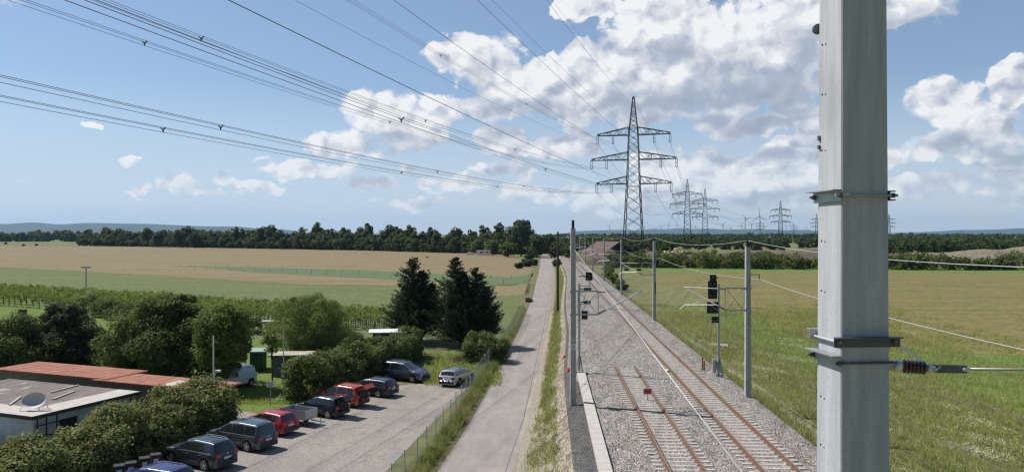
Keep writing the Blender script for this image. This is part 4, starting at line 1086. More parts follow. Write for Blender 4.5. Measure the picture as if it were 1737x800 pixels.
for (px, py, s, k, lb) in ((893, 452, .42, 'low', 'large dark bush left of the road, beyond the crop strip'), (906, 450, .36, 'low', 'dark bush touching the left edge of the far road'), (880, 455, .30, 'low', 'pale low bush at the corner of the wheat field'), (944, 452, .38, 'low', 'bush right of the far road, beside the rails'), (897, 512, .14, 'low', 'small bush at the far end of the wire fence')):
    q = Gp(px, py); plant(k, q.x, q.y, s, 'bushes by the far road', lb)
for (px, py, s, lb) in ((1063, 459, .17, 'left one of two low dark bushes in the field before the pylon'), (1084, 459, .15, 'right one of two low dark bushes in the field before the pylon')):
    q = Gp(px, py); plant('low', q.x, q.y, s, 'bushes before the pylon', lb)
for (px, py, s) in ((10, 414, .35), (40, 417, .3), (62, 416.5, .3), (700, 436, .1), (725, 437, .12)):
    q = Gp(px, py); plant('low', q.x, q.y, s, 'small lone bushes in the far field', 'small lone bush in the far field left of the conifers')
# far woods as masses
def wood_band(name, segs, label, hmin, hmax, dens, leaf, m, depth=25, per=60, cat='wood'):
    cs = []
    for (x0, y0, x1, y1) in segs:
        L_ = math.hypot(x1 - x0, y1 - y0); n = int(L_ * dens)
        for k in range(n):
            u = random.random(); hh = random.uniform(hmin, hmax) * (1 + .25 * math.sin(u * 37) * math.sin(u * 11)); x = x0 + (x1 - x0) * u; y = y0 + (y1 - y0) * u + random.uniform(0, depth); z0 = H(x, y); w = hh * .38
            for q in range(5): cs.append((x + random.gauss(0, w * .55), y + random.gauss(0, w * .4), z0 + hh * (.25 + .17 * q) - w * .3, w * random.uniform(.45, .8)))
    P, d = crown_points(np.array(cs), per); V, Q = leaf_quads(P, leaf, .3, .7); o = fast_mesh(name, V, Q, m); return tag(o, label, cat, kind='stuff')
wood_band('distant_wood', [(-1250, 1150, -480, 1150), (-2300, 1500, -500, 1300)], 'long dark belt of distant wood at the left edge below the blue hills', 11, 16, .22, 4.2, M['leaf_far'], 60, 34)
wood_band('distant_wood', [(20, 900, 500, 900), (120, 620, 420, 560), (10, 700, 260, 700), (-20, 1100, 700, 1080), (30, 460, 90, 440), (60, 540, 200, 520), (45, 380, 75, 370)], 'distant dark wood behind the pylon legs', 4.5, 8.5, .34, 2.0, M['leaf_far'], 90, 40)
wood_band('distant_wood', [(150, 1500, 1500, 1300), (400, 2400, 2600, 2200), (0, 2600, 900, 2600), (1500, 3600, 3200, 3400), (-100, 3600, 1500, 3600)], 'flat dark belt of far woodland along the right horizon', 8, 12.5, .17, 5.0, M['leaf_far'], 160, 26)
wood_band('distant_wood', [(215, 430, 560, 400), (250, 520, 640, 470)], 'green wood behind the sandy heaps on the right', 5.5, 8.5, .9, 1.5, M['leaf_far'], 60, 46)
wood_band('field_hedgerow', [(32, 262, 75, 246), (75, 246, 260, 228), (40, 300, 95, 280)], 'dark green hedgerow along the far side of the right field', 3.0, 5.2, 1.9, .62, M['leaf_hedge'], 14, 50, 'hedgerow')
wood_band('field_hedgerow', [(22, 150, 26, 210), (26, 210, 36, 262), (34, 262, 50, 300)], 'low brush beside the far rails', 1.2, 2.6, .35, .4, M['leaf_hedge'], 6, 55, 'brush')
wood_band('field_hedgerow', [(24, 330, 30, 520), (-2, 430, 26, 470)], 'green brush between the road end and the rails', 3, 6, .3, .8, M['leaf_far'], 10, 60, 'brush')

# sandy spoil heaps behind the hedgerow
def heap(name, x, y, rx, ry, h, m, label, seed=0):
    n = 34; V = []; r_ = random.Random(seed); ph = [r_.uniform(0, 6) for _ in range(6)]
    for j in range(n + 1):
        for i in range(n + 1):
            u, v = i / n * 2 - 1, j / n * 2 - 1; f = max(0, 1 - (u * u + v * v)) ** .7
            z = h * f * (.75 + .25 * math.sin(u * 7 + ph[0]) * math.cos(v * 5 + ph[1]) + .15 * math.sin(u * 17 + ph[2] + v * 9))
            V.append((u * rx, v * ry, z - .15))
    Q = [(j * (n + 1) + i, j * (n + 1) + i + 1, (j + 1) * (n + 1) + i + 1, (j + 1) * (n + 1) + i) for j in range(n) for i in range(n)]
    o = fast_mesh(name, V, Q, m, smooth=True); o.location = (x, y, H(x, y)); return tag(o, label, 'spoil heap')
M['sand'] = groundmat('sandy_heap', g_field((.270, .225, .165), (.200, .175, .125), (.150, .150, .075), .06, .8, (1, 1, 2), bd=.6))
M['soil'] = groundmat('dark_soil_heap', g_field((.155, .120, .095), (.115, .095, .075), (.13, .13, .07), .06, .8, (1, 1, 2), bd=.6))
heap('spoil_heap', 200, 300, 62, 26, 6.2, M['sand'], 'long sandy spoil heap on the right, just right of the big front mast', 1)
heap('spoil_heap', 118, 300, 50, 24, 6.0, M['soil'], 'dark grassy earth heap between the second mast and the big front mast', 2)
heap('spoil_heap', 62, 292, 24, 14, 4.8, M['soil'], 'dark heap of earth under the pylon, right of its legs', 3)
heap('spoil_heap', 36, 290, 16, 12, 5.2, M['soil'], 'dark brown heap beneath the barn roof', 4)
heap('spoil_heap', 250, 330, 60, 22, 5.6, M['sand'], 'sandy heap at the right edge of the photo', 5)
heap('spoil_heap', 60.5, 288, 7, 5, 6.2, groundmat('pale_spoil', g_field((.46, .36, .22), (.38, .30, .20), (.3, .25, .17), .3, 2, bd=.3)), 'small pale yellow heap beside the second right-hand mast', 6)

# hills on the horizon
def hills(name, x0, x1, Y, hs, m):
    n = 120; V = []
    for j, (dy, k) in enumerate(((-1500, 0), (-700, .55), (0, 1), (900, .6), (2500, 0))):
        for i in range(n + 1):
            u = i / n; x = x0 + (x1 - x0) * u; p_ = u * (len(hs) - 1); a = int(min(p_, len(hs) - 2)); f = p_ - a; f = f * f * (3 - 2 * f); h = hs[a] * (1 - f) + hs[a + 1] * f
            V.append((x, Y + dy + 200 * math.sin(u * 17), 2 + max(0, h * k * (1 + .04 * math.sin(u * 60 + j)))))
    Q = [(j * (n + 1) + i, j * (n + 1) + i + 1, (j + 1) * (n + 1) + i + 1, (j + 1) * (n + 1) + i) for j in range(4) for i in range(n)]
    return tag(fast_mesh(name, V, Q, m, smooth=True), kind='structure')
M['hill'] = mat('wooded_hill', (.030, .050, .040), .95, 0, .3, .0015)
k = 9000 / F
hills('hills', (-500 - PX0) * k, (560 - PX0) * k, 9000, [2, 40, 75, 98, 115, 130, 146, 130, 140, 118, 100, 66, 0], M['hill'])
k = 12000 / F
hills('hills', (-700 - PX0) * k, (250 - PX0) * k, 12000, [0, 60, 90, 95, 100, 118, 90, 60, 0], M['hill'])
hills('hills', (940 - PX0) * k, (1460 - PX0) * k, 12000, [0, 60, 78, 74, 90, 100, 95, 85, 90, 76, 78, 50, 0], M['hill'])
hills('hills', (1470 - PX0) * k, (2300 - PX0) * k, 12000, [0, 40, 75, 100, 130, 150, 170, 165, 180, 150, 80], M['hill'])

# ------------------------------------------------------------------ grass and weeds (nobody could count them)
def blades(name, pts, hmin, hmax, w, m, label, nb=5, spread=.12, cat='grass'):
    pts = np.asarray(pts); n = len(pts); P = np.repeat(pts, nb, 0); P[:, :2] += rng.normal(size=(n * nb, 2)) * spread
    h = rng.uniform(hmin, hmax, n * nb) * np.repeat(rng.uniform(.6, 1.2, n), nb); a = rng.uniform(0, 6.28, n * nb)
    dx = np.column_stack([np.cos(a), np.sin(a), np.zeros(n * nb)]); ln = rng.normal(size=(n * nb, 3)) * .35; ln[:, 2] = 1
    tip = P + ln * h[:, None]; V = np.stack([P - dx * w / 2, P + dx * w / 2, tip + dx * w * .2, tip - dx * w * .2], 1).reshape(-1, 3)
    o = fast_mesh(name, V, np.arange(len(V)).reshape(-1, 4), m); return tag(o, label, cat, kind='stuff')
def weeds(name, pts, r, m, label, per=26, leaf=.09, cat='weeds'):
    pts = np.asarray(pts); C = np.column_stack([pts, r * rng.uniform(.5, 1.4, len(pts))]); P, d = crown_points(C, per, 1.0, .8); V, Q = leaf_quads(P, leaf, .3, .45)
    o = fast_mesh(name, V, Q, m); return tag(o, label, cat, kind='stuff')
HV = lambda xs, ys_: np.array([H(x, y) for x, y in zip(xs, ys_)])
def scat(n, sfun, y0, y1, pw=.7):
    y = y0 + (y1 - y0) * rng.random(n) ** (1 / pw) if pw else rng.uniform(y0, y1, n); s0, s1 = sfun(y); s = s0 + (s1 - s0) * rng.random(n)
    x = 10 + .045 * y + s; z = HV(x, y); return np.column_stack([x, y, z])
def clumpy(P, f=.25, thr=.0, seed=0):
    v = np.sin(P[:, 0] * f * 3.1 + seed) * np.sin(P[:, 1] * f * 1.7 + seed * 2) + .6 * np.sin(P[:, 0] * f * 7.3 + P[:, 1] * f * 4.1 + seed) + .5 * rng.normal(size=len(P)); return P[v > thr]
dens_y = lambda n, y0, y1: y0 + (y1 - y0) * rng.random(n) ** 1.5
def scat2(n, y0, y1, a, b):
    y = dens_y(n, y0, y1); s = a + (b - a) * rng.random(n); x = 10 + .045 * y + s; return np.column_stack([x, y, HV(x, y)])
g1 = scat2(26000, 28, 120, 3.2, 34); blades('bank_grass', g1, .18, .5, .035, M['grass_blade'], 'tall rough grass on the bank right of the railway')
g2 = clumpy(scat2(22000, 34, 130, 8, 46), .3, .1, 1); blades('bank_grass', g2, .15, .4, .04, M['grass_green'], 'fresh green grass and herbs at the foot of the bank on the right')
g5 = clumpy(scat2(9000, 34, 95, 14, 46), .3, .0, 6); g5[:, 2] += .18; weeds('yellow_herbs', g5, .17, M['herb'], 'low yellow-green herbs at the foot of the right bank', 12, .07)
g3 = clumpy(scat2(16000, 30, 90, 4.0, 19), .22, .85, 2); g3[:, 2] += .38; weeds('pale_flowers', g3, .19, M['flower'], 'patches of pale flowering weeds on the right bank', 16, .06)
g4 = clumpy(scat2(2600, 30, 100, 3.6, 22), .3, .2, 4); g4[:, 2] += .15; weeds('bank_weeds', g4, .30, M['leaf_bush'], 'bushy weeds scattered over the right bank', 40, .09)
ym = rng.uniform(30, 260, 9000); xr = np.interp(ym, [p[1] for p in RR], [p[0] for p in RR]); tw = 10 + .045 * ym + np.array([float(shl(y)) for y in ym]) - .9
u = rng.random(9000) ** .8; xx = (xr + .9) + (tw + .3 - xr - .9) * u; ok = tw > xr + 1.1; P = np.column_stack([xx, ym, HV(xx, ym)])[ok]
blades('slope_grass', clumpy(P, .5, -.2, 3), .15, .5, .035, M['grass_blade'], 'dry grass on the slope between the road and the ballast')
P2 = clumpy(P, .5, .5, 7); P2[:, 2] += .12; weeds('slope_weeds', P2, .26, M['leaf_bush'], 'green weeds on the slope left of the ballast', 34, .08)
# weeds along the wire fence
yf = rng.uniform(38, 130, 2400); xl = np.interp(yf, [p[1] for p in RL], [p[0] for p in RL]); xx = xl - .55 - .8 * rng.random(2400); P = np.column_stack([xx, yf, HV(xx, yf)])
blades('fence_grass', P, .2, .7, .04, M['grass_blade'], 'tall grass growing through the wire fence beside the road', 6)
P2 = clumpy(P, .6, .2, 5); P2[:, 2] += .3; weeds('fence_weeds', P2, .33, M['leaf_mid'], 'leafy weeds along the foot of the wire fence', 44, .09)
# short grass of the lawn edges near the cars, and straggling weeds in the meadow
a_ = np.array([[G(x, y).x, G(x, y).y] for x, y in zip(rng.uniform(720, 850, 1500), rng.uniform(600, 655, 1500))]); P = np.column_stack([a_, HV(a_[:, 0], a_[:, 1])]); blades('corner_grass', P, .1, .45, .05, M['grass_green'], 'uncut grass in the corner behind the grey and silver cars')
a_ = np.array([[G(x, y).x, G(x, y).y] for x, y in zip(rng.uniform(365, 520, 1500), rng.uniform(655, 686, 1500))]); P = np.column_stack([a_, HV(a_[:, 0], a_[:, 1])]); blades('yard_grass', P, .05, .22, .05, M['grass_green'], 'short grass around the sign beside the car park')

# ================================================================== cars
def paint(name, col, metal=.4, rough=.32):
    m = bpy.data.materials.new(name); m.use_nodes = True; p = m.node_tree.nodes['Principled BSDF']
    p.inputs['Base Color'].default_value = (*col, 1); p.inputs['Metallic'].default_value = metal; p.inputs['Roughness'].default_value = rough
    p.inputs['Coat Weight'].default_value = .7; p.inputs['Coat Roughness'].default_value = .06; return m
M['glass'] = mat('tinted_glass', (.018, .022, .026), .06, spec=.9, coat=.4)
M['tyre'] = mat('tyre_rubber', (.022, .022, .023), .85)
M['rim'] = mat('alloy_rim', (.50, .51, .52), .35, .6)
M['plastic'] = mat('dark_plastic', (.028, .029, .031), .6)
M['tail'] = mat('tail_lamp_red', (.30, .012, .012), .2, coat=.5)
M['head'] = mat('head_lamp_clear', (.62, .64, .66), .15, .3, coat=.5)
M['plate'] = mat('number_plate', (.68, .68, .66), .5)
M['chrome'] = mat('chrome_strip', (.72, .72, .73), .2, .8)
M['liner'] = mat('load_space_lining', (.030, .030, .032), .9)
def lerp_keys(keys, x):
    if x <= keys[0][0]: return keys[0][1]
    for (a, va), (b, vb) in zip(keys[:-1], keys[1:]):
        if x <= b: return va + (vb - va) * (x - a) / (b - a)
    return keys[-1][1]
CARS = {  # length axis +x = front; top line, belt, wheel positions, glass spans along x
 'mpv':   dict(top=[(-2.42, .50), (-2.40, .95), (-2.33, 1.10), (-2.13, 1.66), (-1.9, 1.72), (-.5, 1.75), (.35, 1.68), (1.45, 1.12), (2.0, .98), (2.33, .78), (2.42, .45)], belt=.98, hw=.93, wx=(-1.45, 1.47), wr=.34, side=[(-2.02, -1.12), (-1.05, -.02), (.05, 1.0)], rear=(-2.31, -2.16), front=(.42, 1.38)),
 'suv':   dict(top=[(-2.32, .50), (-2.30, .98), (-2.22, 1.12), (-1.90, 1.60), (-1.6, 1.66), (-.3, 1.69), (.25, 1.62), (1.05, 1.14), (1.9, 1.02), (2.22, .85), (2.32, .5)], belt=1.0, hw=.91, wx=(-1.38, 1.38), wr=.35, side=[(-1.85, -1.25), (-1.2, -.22), (-.15, .80)], rear=(-2.19, -1.94), front=(.30, 1.0)),
 'hatch': dict(top=[(-2.05, .50), (-2.03, .90), (-1.95, 1.04), (-1.62, 1.45), (-1.3, 1.50), (-.2, 1.53), (.25, 1.46), (1.05, 1.02), (1.7, .90), (1.98, .72), (2.05, .45)], belt=.92, hw=.87, wx=(-1.25, 1.28), wr=.32, side=[(-1.55, -1.05), (-1.0, -.12), (-.05, .82)], rear=(-1.92, -1.66), front=(.30, 1.0)),
 'wagon': dict(top=[(-2.38, .50), (-2.36, .88), (-2.28, 1.00), (-1.98, 1.42), (-1.7, 1.46), (-.3, 1.48), (.20, 1.42), (1.0, 1.00), (1.9, .86), (2.26, .68), (2.36, .42)], belt=.92, hw=.90, wx=(-1.38, 1.40), wr=.33, side=[(-1.98, -1.25), (-1.2, -.22), (-.15, .78)], rear=(-2.25, -2.02), front=(.26, .94)),
}
def surf(c, x, t):
    """point on the right half of the body shell: t 0 sill .. 1 belt .. 2 roof edge .. 3 middle of the roof"""
    top_ = lerp_keys(c['top'], x); L0, L1 = c['top'][0][0], c['top'][-1][0]
    e = min((x - L0) / .35, (L1 - x) / .75, 1.0); e = max(e, 0); taper = math.sin(e * math.pi / 2) ** .5
    hw_ = c['hw'] * (.80 + .20 * taper); belt = min(c['belt'], top_ - .07); cab = max(0, min(1, (top_ - c['belt'] - .05) / .5))
    zb = .26
    for wx in c['wx']:
        r = c['wr'] + .07; d = abs(x - wx)
        if d < r: zb = max(zb, c['wr'] + math.sqrt(r * r - d * d))
    zb = min(zb, belt - .12)
    sill = (hw_ - .03, zb); mid = (hw_, zb + (belt - zb) * .55); bl = (hw_ - .035, belt)
    re = (hw_ - .09 - .15 * cab, top_ - .075 * (.4 + .6 * cab)); rc = (re[0] - .12, top_ - .012); ce = (0, top_ + .028)
    pts = [(0, sill), (.5, mid), (1, bl), (2, re), (2.25, rc), (3, ce)]
    for (a, pa), (b, pb) in zip(pts[:-1], pts[1:]):
        if t <= b:
            f = (t - a) / (b - a); q = (pa[0] + (pb[0] - pa[0]) * f, pa[1] + (pb[1] - pa[1]) * f)
            if 0 < t < 1: q = (q[0] + .012 * math.sin(t * math.pi), q[1])
            return q
    return ce
def shell_patch(c, xs, ts, sgn, off):
    mb = MB(); vs = []; nx, nt = len(xs), len(ts)
    for x in xs:
        for t in ts:
            y, z = surf(c, x, t); y2, z2 = surf(c, x, t + .02); ny, nz = (z2 - z), -(y2 - y); l = math.hypot(ny, nz) or 1
            if ny < 0 and t < 2: ny, nz = -ny, -nz
            vs.append((x, sgn * (y + ny / l * off), z + nz / l * off))
    fs = [(i * nt + j, (i + 1) * nt + j, (i + 1) * nt + j + 1, i * nt + j + 1) for i in range(nx - 1) for j in range(nt - 1)]
    if sgn > 0: fs = [f[::-1] for f in fs]
    return mb.add(vs, fs)
def frange(a, b, n): return [a + (b - a) * k / n for k in range(n + 1)]
def make_car(kind, pm, label, loc, heading, hatch_open=False, rails=True, roof_m=None, plates=True, spokes=5, chrome=False, cat='car', grp=None):
    c = CARS[kind]; t = empty('parked_car', loc, heading, label, cat, grp); L0, L1 = c['top'][0][0], c['top'][-1][0]
    xs = sorted(set([round(x, 3) for x in frange(L0, L1, 84)] + [k[0] for k in c['top']])); ts = [0, .2, .5, .8, 1, 1.5, 2, 2.12, 2.25, 2.6, 3]
    V = []; nt = len(ts)
    for x in xs:
        ring = [surf(c, x, q) for q in ts]; V += [(x, -y, z) for y, z in ring] + [(x, y, z) for y, z in ring[::-1][1:]]
    rn = 2 * nt - 1; F_ = [(i * rn + j, i * rn + j + 1, (i + 1) * rn + j + 1, (i + 1) * rn + j) for i in range(len(xs) - 1) for j in range(rn - 1)]
    F_ += [tuple(range(rn)), tuple((len(xs) - 1) * rn + j for j in range(rn))[::-1]]
    body = link_mesh('body', V, F_, pm, t, True)
    for pl in body.data.polygons[-2:]: pl.use_smooth = False
    if roof_m: shell_patch(c, frange(c['rear'][1], c['front'][0], 10), [2.0, 2.25, 2.6, 3], -1, .003).build('roof_skin', roof_m, body)
    MB().box(((L0 + L1) / 2, 0, .34), (L1 - L0 - .5, c['hw'] * 1.7, .22)).build('underbody', M['plastic'], t)
    # glass
    for sgn in (-1, 1):
        for (a, b) in c['side']:
            g = shell_patch(c, frange(a, b, 6), [1.12, 1.5, 1.90], sgn, .007); g.build('side_window', M['glass'], t, True)
        if chrome: shell_patch(c, frange(c['side'][0][0] - .05, c['side'][-1][1] + .1, 16), [1.02, 1.10], sgn, .010).build('chrome_strip', M['chrome'], t)
        if rails:
            y, z = surf(c, 0, 2.2); MB().tube([(x, sgn * (surf(c, x, 2.2)[0]), surf(c, x, 2.2)[1] + (.045 if 0 < k < 6 else .0)) for k, x in enumerate(frange(c['rear'][1] + .2, c['front'][0] - .1, 6))], .018, 6).build('roof_rail', M['chrome'] if chrome else M['plastic'], t)
        shell_patch(c, frange(L0 + .18, L1 - .2, 60), [0, .22], sgn, .006).build('sill_trim', M['plastic'], t)
        mb = MB().box((c['side'][-1][1] + .06, sgn * (c['hw'] + .07), c['belt'] + .10), (.12, .18, .13)); mb.build('wing_mirror', pm, t)
        for (a, b) in c['side'][1:]: # door seams and handles
            MB().bar((a - .035, sgn * (surf(c, a, .5)[0] + .006), .34), (a - .035, sgn * (surf(c, a, .98)[0] + .004), c['belt']), .012).build('door_seam', M['plastic'], t)
            MB().box((a + .16, sgn * (surf(c, a, .8)[0] + .016), c['belt'] - .10), (.18, .03, .03)).build('door_handle', M['chrome'] if chrome else pm, t)
        for wx in c['wx']:
            r = c['wr']; rot = Matrix.Rotation(R(-90 * sgn), 3, 'X'); ww = .22; base = (wx, sgn * (c['hw'] - .21), r)
            w = MB().lathe([(r * .66, 0), (r * .96, .01), (r, .04), (r, ww - .04), (r * .95, ww - .005), (r * .68, ww)], 24, rot, base).build('wheel', M['tyre'], t, True)
            rm = MB().lathe([(r * .64, ww - .05), (r * .66, ww + .002), (r * .60, ww + .004), (r * .58, ww - .02)], 24, rot, base)
            for k in range(spokes):
                a = k * 2 * math.pi / spokes; cc = Vector((wx, sgn * (c['hw'] - .21 + ww - .004), r)); d = Vector((math.sin(a), 0, math.cos(a)))
                rm.bar(cc, cc + d * r * .62, .075, .02, (0, 1, 0))
            rm.lathe([(.05, ww - .01), (.05, ww + .008)], 10, rot, base); rm.build('rim', M['rim'], w)
    # rear and front screens
    if not hatch_open:
        a, b = c['rear']; g = MB(); rows = frange(a, b, 4)
        for sgn in (-1, 1): gg = shell_patch(c, rows, [2.16, 2.25, 2.6, 3.0], sgn, .008); g.add(gg.v, gg.f)
        g.build('rear_window', M['glass'], t, True)
    g = MB(); a, b = c['front']
    for sgn in (-1, 1): gg = shell_patch(c, frange(a, b, 6), [2.08, 2.25, 2.6, 3.0], sgn, .008); g.add(gg.v, gg.f)
    g.build('windscreen', M['glass'], t, True)
    # lamps, bumpers, plates
    for sgn in (-1, 1):
        zc = c['belt'] - .08
        MB().box((L0 + .09, sgn * (c['hw'] * .80 - .09), zc), (.22, .34, .20)).build('tail_lamp', M['tail'], t)
        MB().box((L1 - .22, sgn * (c['hw'] * .80 - .13), .68), (.34, .34, .15), -sgn * .35).build('headlight', M['head'], t)
    MB().box((L0 + .05, 0, .42), (.20, c['hw'] * 1.58, .22)).build('rear_bumper', M['plastic'], t)
    MB().box((L1 - .08, 0, .38), (.20, c['hw'] * 1.5, .18)).build('front_bumper', M['plastic'], t); MB().box((L1 - .03, 0, .62), (.10, .8, .12)).build('grille', M['plastic'], t)
    if plates: MB().box((L0 - .012, 0, .74), (.03, .52, .115)).build('number_plate', M['plate'], t)
    MB().tube([(L0 + .006, 0, c['belt'] - .02), (L0 - .02, 0, c['belt'] - .02)], .045, 12).build('badge', M['chrome'], t)
    if hatch_open:
        a = c['rear'][1]; z0 = lerp_keys(c['top'], a) - .01
        o = MB(); w = c['hw'] * .72; o.box((L0 + .16, 0, 1.0 if c['belt'] > .95 else .95), (.42, w * 1.7, .62)); o.build('load_opening', M['liner'], t)
        tail_ = MB(); tail_.bar((a + .05, 0, z0), (a - .75, 0, z0 + .30), w * 2, .05, (0, 0, 1)).bar((a - .73, 0, z0 + .30), (a - 1.02, 0, z0 + .05), w * 1.9, .06, (0, 0, 1))
        tg = tail_.build('tailgate', pm, t); MB().bar((a - .08, 0, z0 + .02), (a - .68, 0, z0 + .245), w * 1.6, .015, (0, 0, 1)).build('tailgate_window', M['glass'], tg)
        for sgn in (-1, 1): MB().tube([(a - .25, sgn * w, z0 - .45), (a - .5, sgn * w, z0 + .17)], .015, 5).build('gas_strut', M['plastic'], tg)
    return t
cdark = paint('dark_grey_paint', (.045, .055, .068)); cblue = paint('deep_blue_paint', (.035, .045, .16)); cgrey = paint('slate_grey_paint', (.070, .085, .105)); cred = paint('bright_red_paint', (.40, .012, .022), .2)
cblack = paint('black_paint', (.012, .014, .020)); cor = paint('orange_red_paint', (.52, .070, .018), .2); csil = paint('silver_paint', (.50, .52, .52), .6); cviol = paint('blue_grey_paint', (.10, .12, .175)); cwht = paint('white_van_paint', (.72, .73, .74), 0); cdk2 = paint('black_grey_paint', (.030, .033, .040))
def park(kind, pm, label, bx, by, head_deg, **kw):
    """bx,by: where the middle of the car's rear bumper meets the ground, in the photograph"""
    q = G(bx, by); a = R(head_deg); L0 = CARS[kind]['top'][0][0]
    return make_car(kind, pm, label, (q.x - L0 * math.cos(a), q.y - L0 * math.sin(a), q.z + .02), a, **kw)
park('wagon', cblue, 'blue car cut off by the bottom edge of the photo, front-most of the row', 318, 842, 160, chrome=True)
park('suv', cdark, 'dark grey car second from the bottom of the row, in front of the hedge', 386, 796, 153, chrome=True)
park('mpv', cgrey, 'slate grey people carrier between the dark grey car and the red car', 456, 764, 152, chrome=True)
park('hatch', cred, 'bright red hatchback parked left of the white trailer', 494, 738, 151, rails=False)
park('hatch', cblack, 'black hatchback with its tailgate up, right of the white trailer', 583, 708, 153, hatch_open=True, rails=False)
park('suv', cor, 'orange-red car with black roof trim and its tailgate up', 617, 690, 153, hatch_open=True)
park('wagon', cdk2, 'black estate car with red tail lamps beside the orange car', 668, 673, 154)
park('mpv', cviol, 'blue-grey people carrier standing across the top of the car park', 651, 640, -27)
park('wagon', csil, 'silver estate car seen from behind next to the fence', 757, 657, 70)
# white van under the trees
CARS['van'] = dict(top=[(-2.3, .5), (-2.28, 1.2), (-2.2, 1.75), (-1.9, 1.92), (.2, 1.94), (.6, 1.86), (1.35, 1.15), (2.05, .95), (2.22, .75), (2.28, .45)], belt=1.1, hw=.95, wx=(-1.45, 1.5), wr=.34, side=[(.05, .85)], rear=(-2.19, -2.0), front=(.68, 1.28))
park('van', cwht, 'white van half hidden under the tree beside the blue shed', 424, 652, -112 + 180 + 178, rails=False, cat='van')
# trailer
q = G(503, 722); t = empty('car_trailer', (q.x, q.y + .6, q.z), R(153), 'small white box trailer with grey interior between the red and the black car', 'trailer')
b = MB(); L_, w_, h_ = 2.3, 1.25, .62
for (c_, s_) in (((0, w_ / 2, .86), (L_, .03, h_)), ((0, -w_ / 2, .86), (L_, .03, h_)), ((L_ / 2, 0, .86), (.03, w_ - .03, h_)), ((-L_ / 2, 0, .86), (.03, w_ - .03, h_))): b.box(c_, s_)
b.build('side_boards', mat('grey_boards', (.50, .51, .52), .5, .3), t); b = MB(); b.box((0, 0, .53), (L_, w_, .05)); b.build('floor', M['plastic'], t)
b = MB()
for x in (-L_ / 2, 0, L_ / 2):
    for y in (-w_ / 2, w_ / 2): b.box((x, y * 1.02, .87), (.05, .05, .68))
for y in (-w_ / 2, w_ / 2):
    for z in (.56, .86, 1.18): b.box((0, y * 1.03, z), (L_, .02, .03))
b.build('corner_posts', M['galv'], t); MB().bar((-L_ / 2, 0, .45), (-L_ / 2 - 1.25, 0, .42), .08).tube([(-L_ / 2 - 1.0, .12, .0), (-L_ / 2 - 1.0, .12, .75)], .03, 6).build('drawbar', M['galv'], t)
for sy in (-1, 1): MB().lathe([(.16, 0), (.29, .02), (.29, .14), (.16, .16)], 18, Matrix.Rotation(R(-90 * sy), 3, 'X'), (0, sy * (w_ / 2 + .02), .29)).build('wheel', M['tyre'], t); MB().box((0, sy * (w_ / 2 + .1), .62), (.75, .2, .03)).build('mudguard', M['plastic'], t)
MB().box((L_ / 2 + .02, .45, .5), (.03, .2, .1)).box((L_ / 2 + .02, -.45, .5), (.03, .2, .1)).build('tail_lamp', M['tail'], t)

# ================================================================== huts and sheds
AB = Vector((.36, .93, 0)).normalized(); LF = Vector((-AB.y, AB.x, 0)); ang = math.atan2(AB.y, AB.x)
A0 = Vector((-28.7, 46.2, 0)); roof_m = bpy.data.materials.new('patched_felt_roof'); roof_m.use_nodes = True; N = NT(roof_m.node_tree); p = N.n['Principled BSDF']; p.inputs['Roughness'].default_value = .9
co = N.new('ShaderNodeTexCoord').outputs['Object']; sx, sy, _ = N.sep(co); nz = N.noise(co, 1.1, 5, .65); 
edge_ = N.m('MAXIMUM', N.rng(sy, 1.9, 2.1, 1, 0), N.rng(sx, 1.7, 1.9, 1, 0)); edge_ = N.m('MULTIPLY', N.rng(N.m('ADD', N.m('MULTIPLY', edge_, .55), N.m('MULTIPLY', N.noise(co, .8, 4, .6), .75)), .62, .68), edge_)
felt = N.mix(N.rng(nz, .35, .65), (.135, .110, .098), (.215, .180, .160)); ply = N.mix(N.rng(N.noise(N.v('MULTIPLY', co, (1, 5, 1)), 1.5, 5, .6), .35, .65), (.42, .39, .34), (.56, .53, .48))
patch_ = N.rng(N.noise(N.v('MULTIPLY', co, (.5, 1.2, 1)), .9, 3, .5), .66, .67)
c = N.mix(edge_, N.mix(patch_, felt, (.36, .34, .31)), ply); N.l.new(c, p.inputs['Base Color'])
hut = empty('hut', A0, ang, 'white walled hut with a dark flat patched roof and a satellite dish on top', 'hut')
# local frame: +x along AB, +y to the left/back
wallm = mat('whitewashed_wall', (.50, .52, .54), .9, 0, .15, 2); bl_, bd_ = 8.0, 13.0
MB().box((bl_ / 2, bd_ / 2, 1.35), (bl_ - .5, bd_ - .5, 2.7)).build('wall', wallm, hut); o = MB().box((bl_ / 2, bd_ / 2, 2.82), (bl_, bd_, .16)).build('roof', roof_m, hut)
MB().box((bl_ / 2, -.02, 2.80), (bl_ + .04, .05, .22)).build('fascia', M['wood_dark'], hut); MB().box((-.02, bd_ / 2, 2.80), (.05, bd_ + .04, .22)).build('fascia', M['wood_dark'], hut)
MB().box((2.6, .24, 1.2), (1.2, .06, 2.1)).build('door', mat('dark_doorway', (.02, .022, .026), .8), hut); MB().box((4.1, .23, 1.5), (1.5, .05, 1.6)).build('panel', mat('pale_panel', (.55, .58, .62), .7), hut)
for x in (.5, 1.1, 1.8, 5.2, 6.3, 7.4): MB().box((x, .225, 1.35), (.06, .06, 2.6)).build('batten', M['wood_dark'], hut)
for z in (.9, 1.5, 2.2): MB().box((1.15, .215, z), (1.6, .05, .06)).build('batten', M['wood_dark'], hut)
for (x, y, z) in ((5.0, 3.6, 0), (2.6, 5.0, .3), (6.6, 5.5, -.2)): o = MB().box((0, 0, 0), (2.6, .12, .08)).build('roof_batten', M['conc'], hut); o.location = (x, y, 2.95); o.rotation_euler = (0, 0, z + .4)
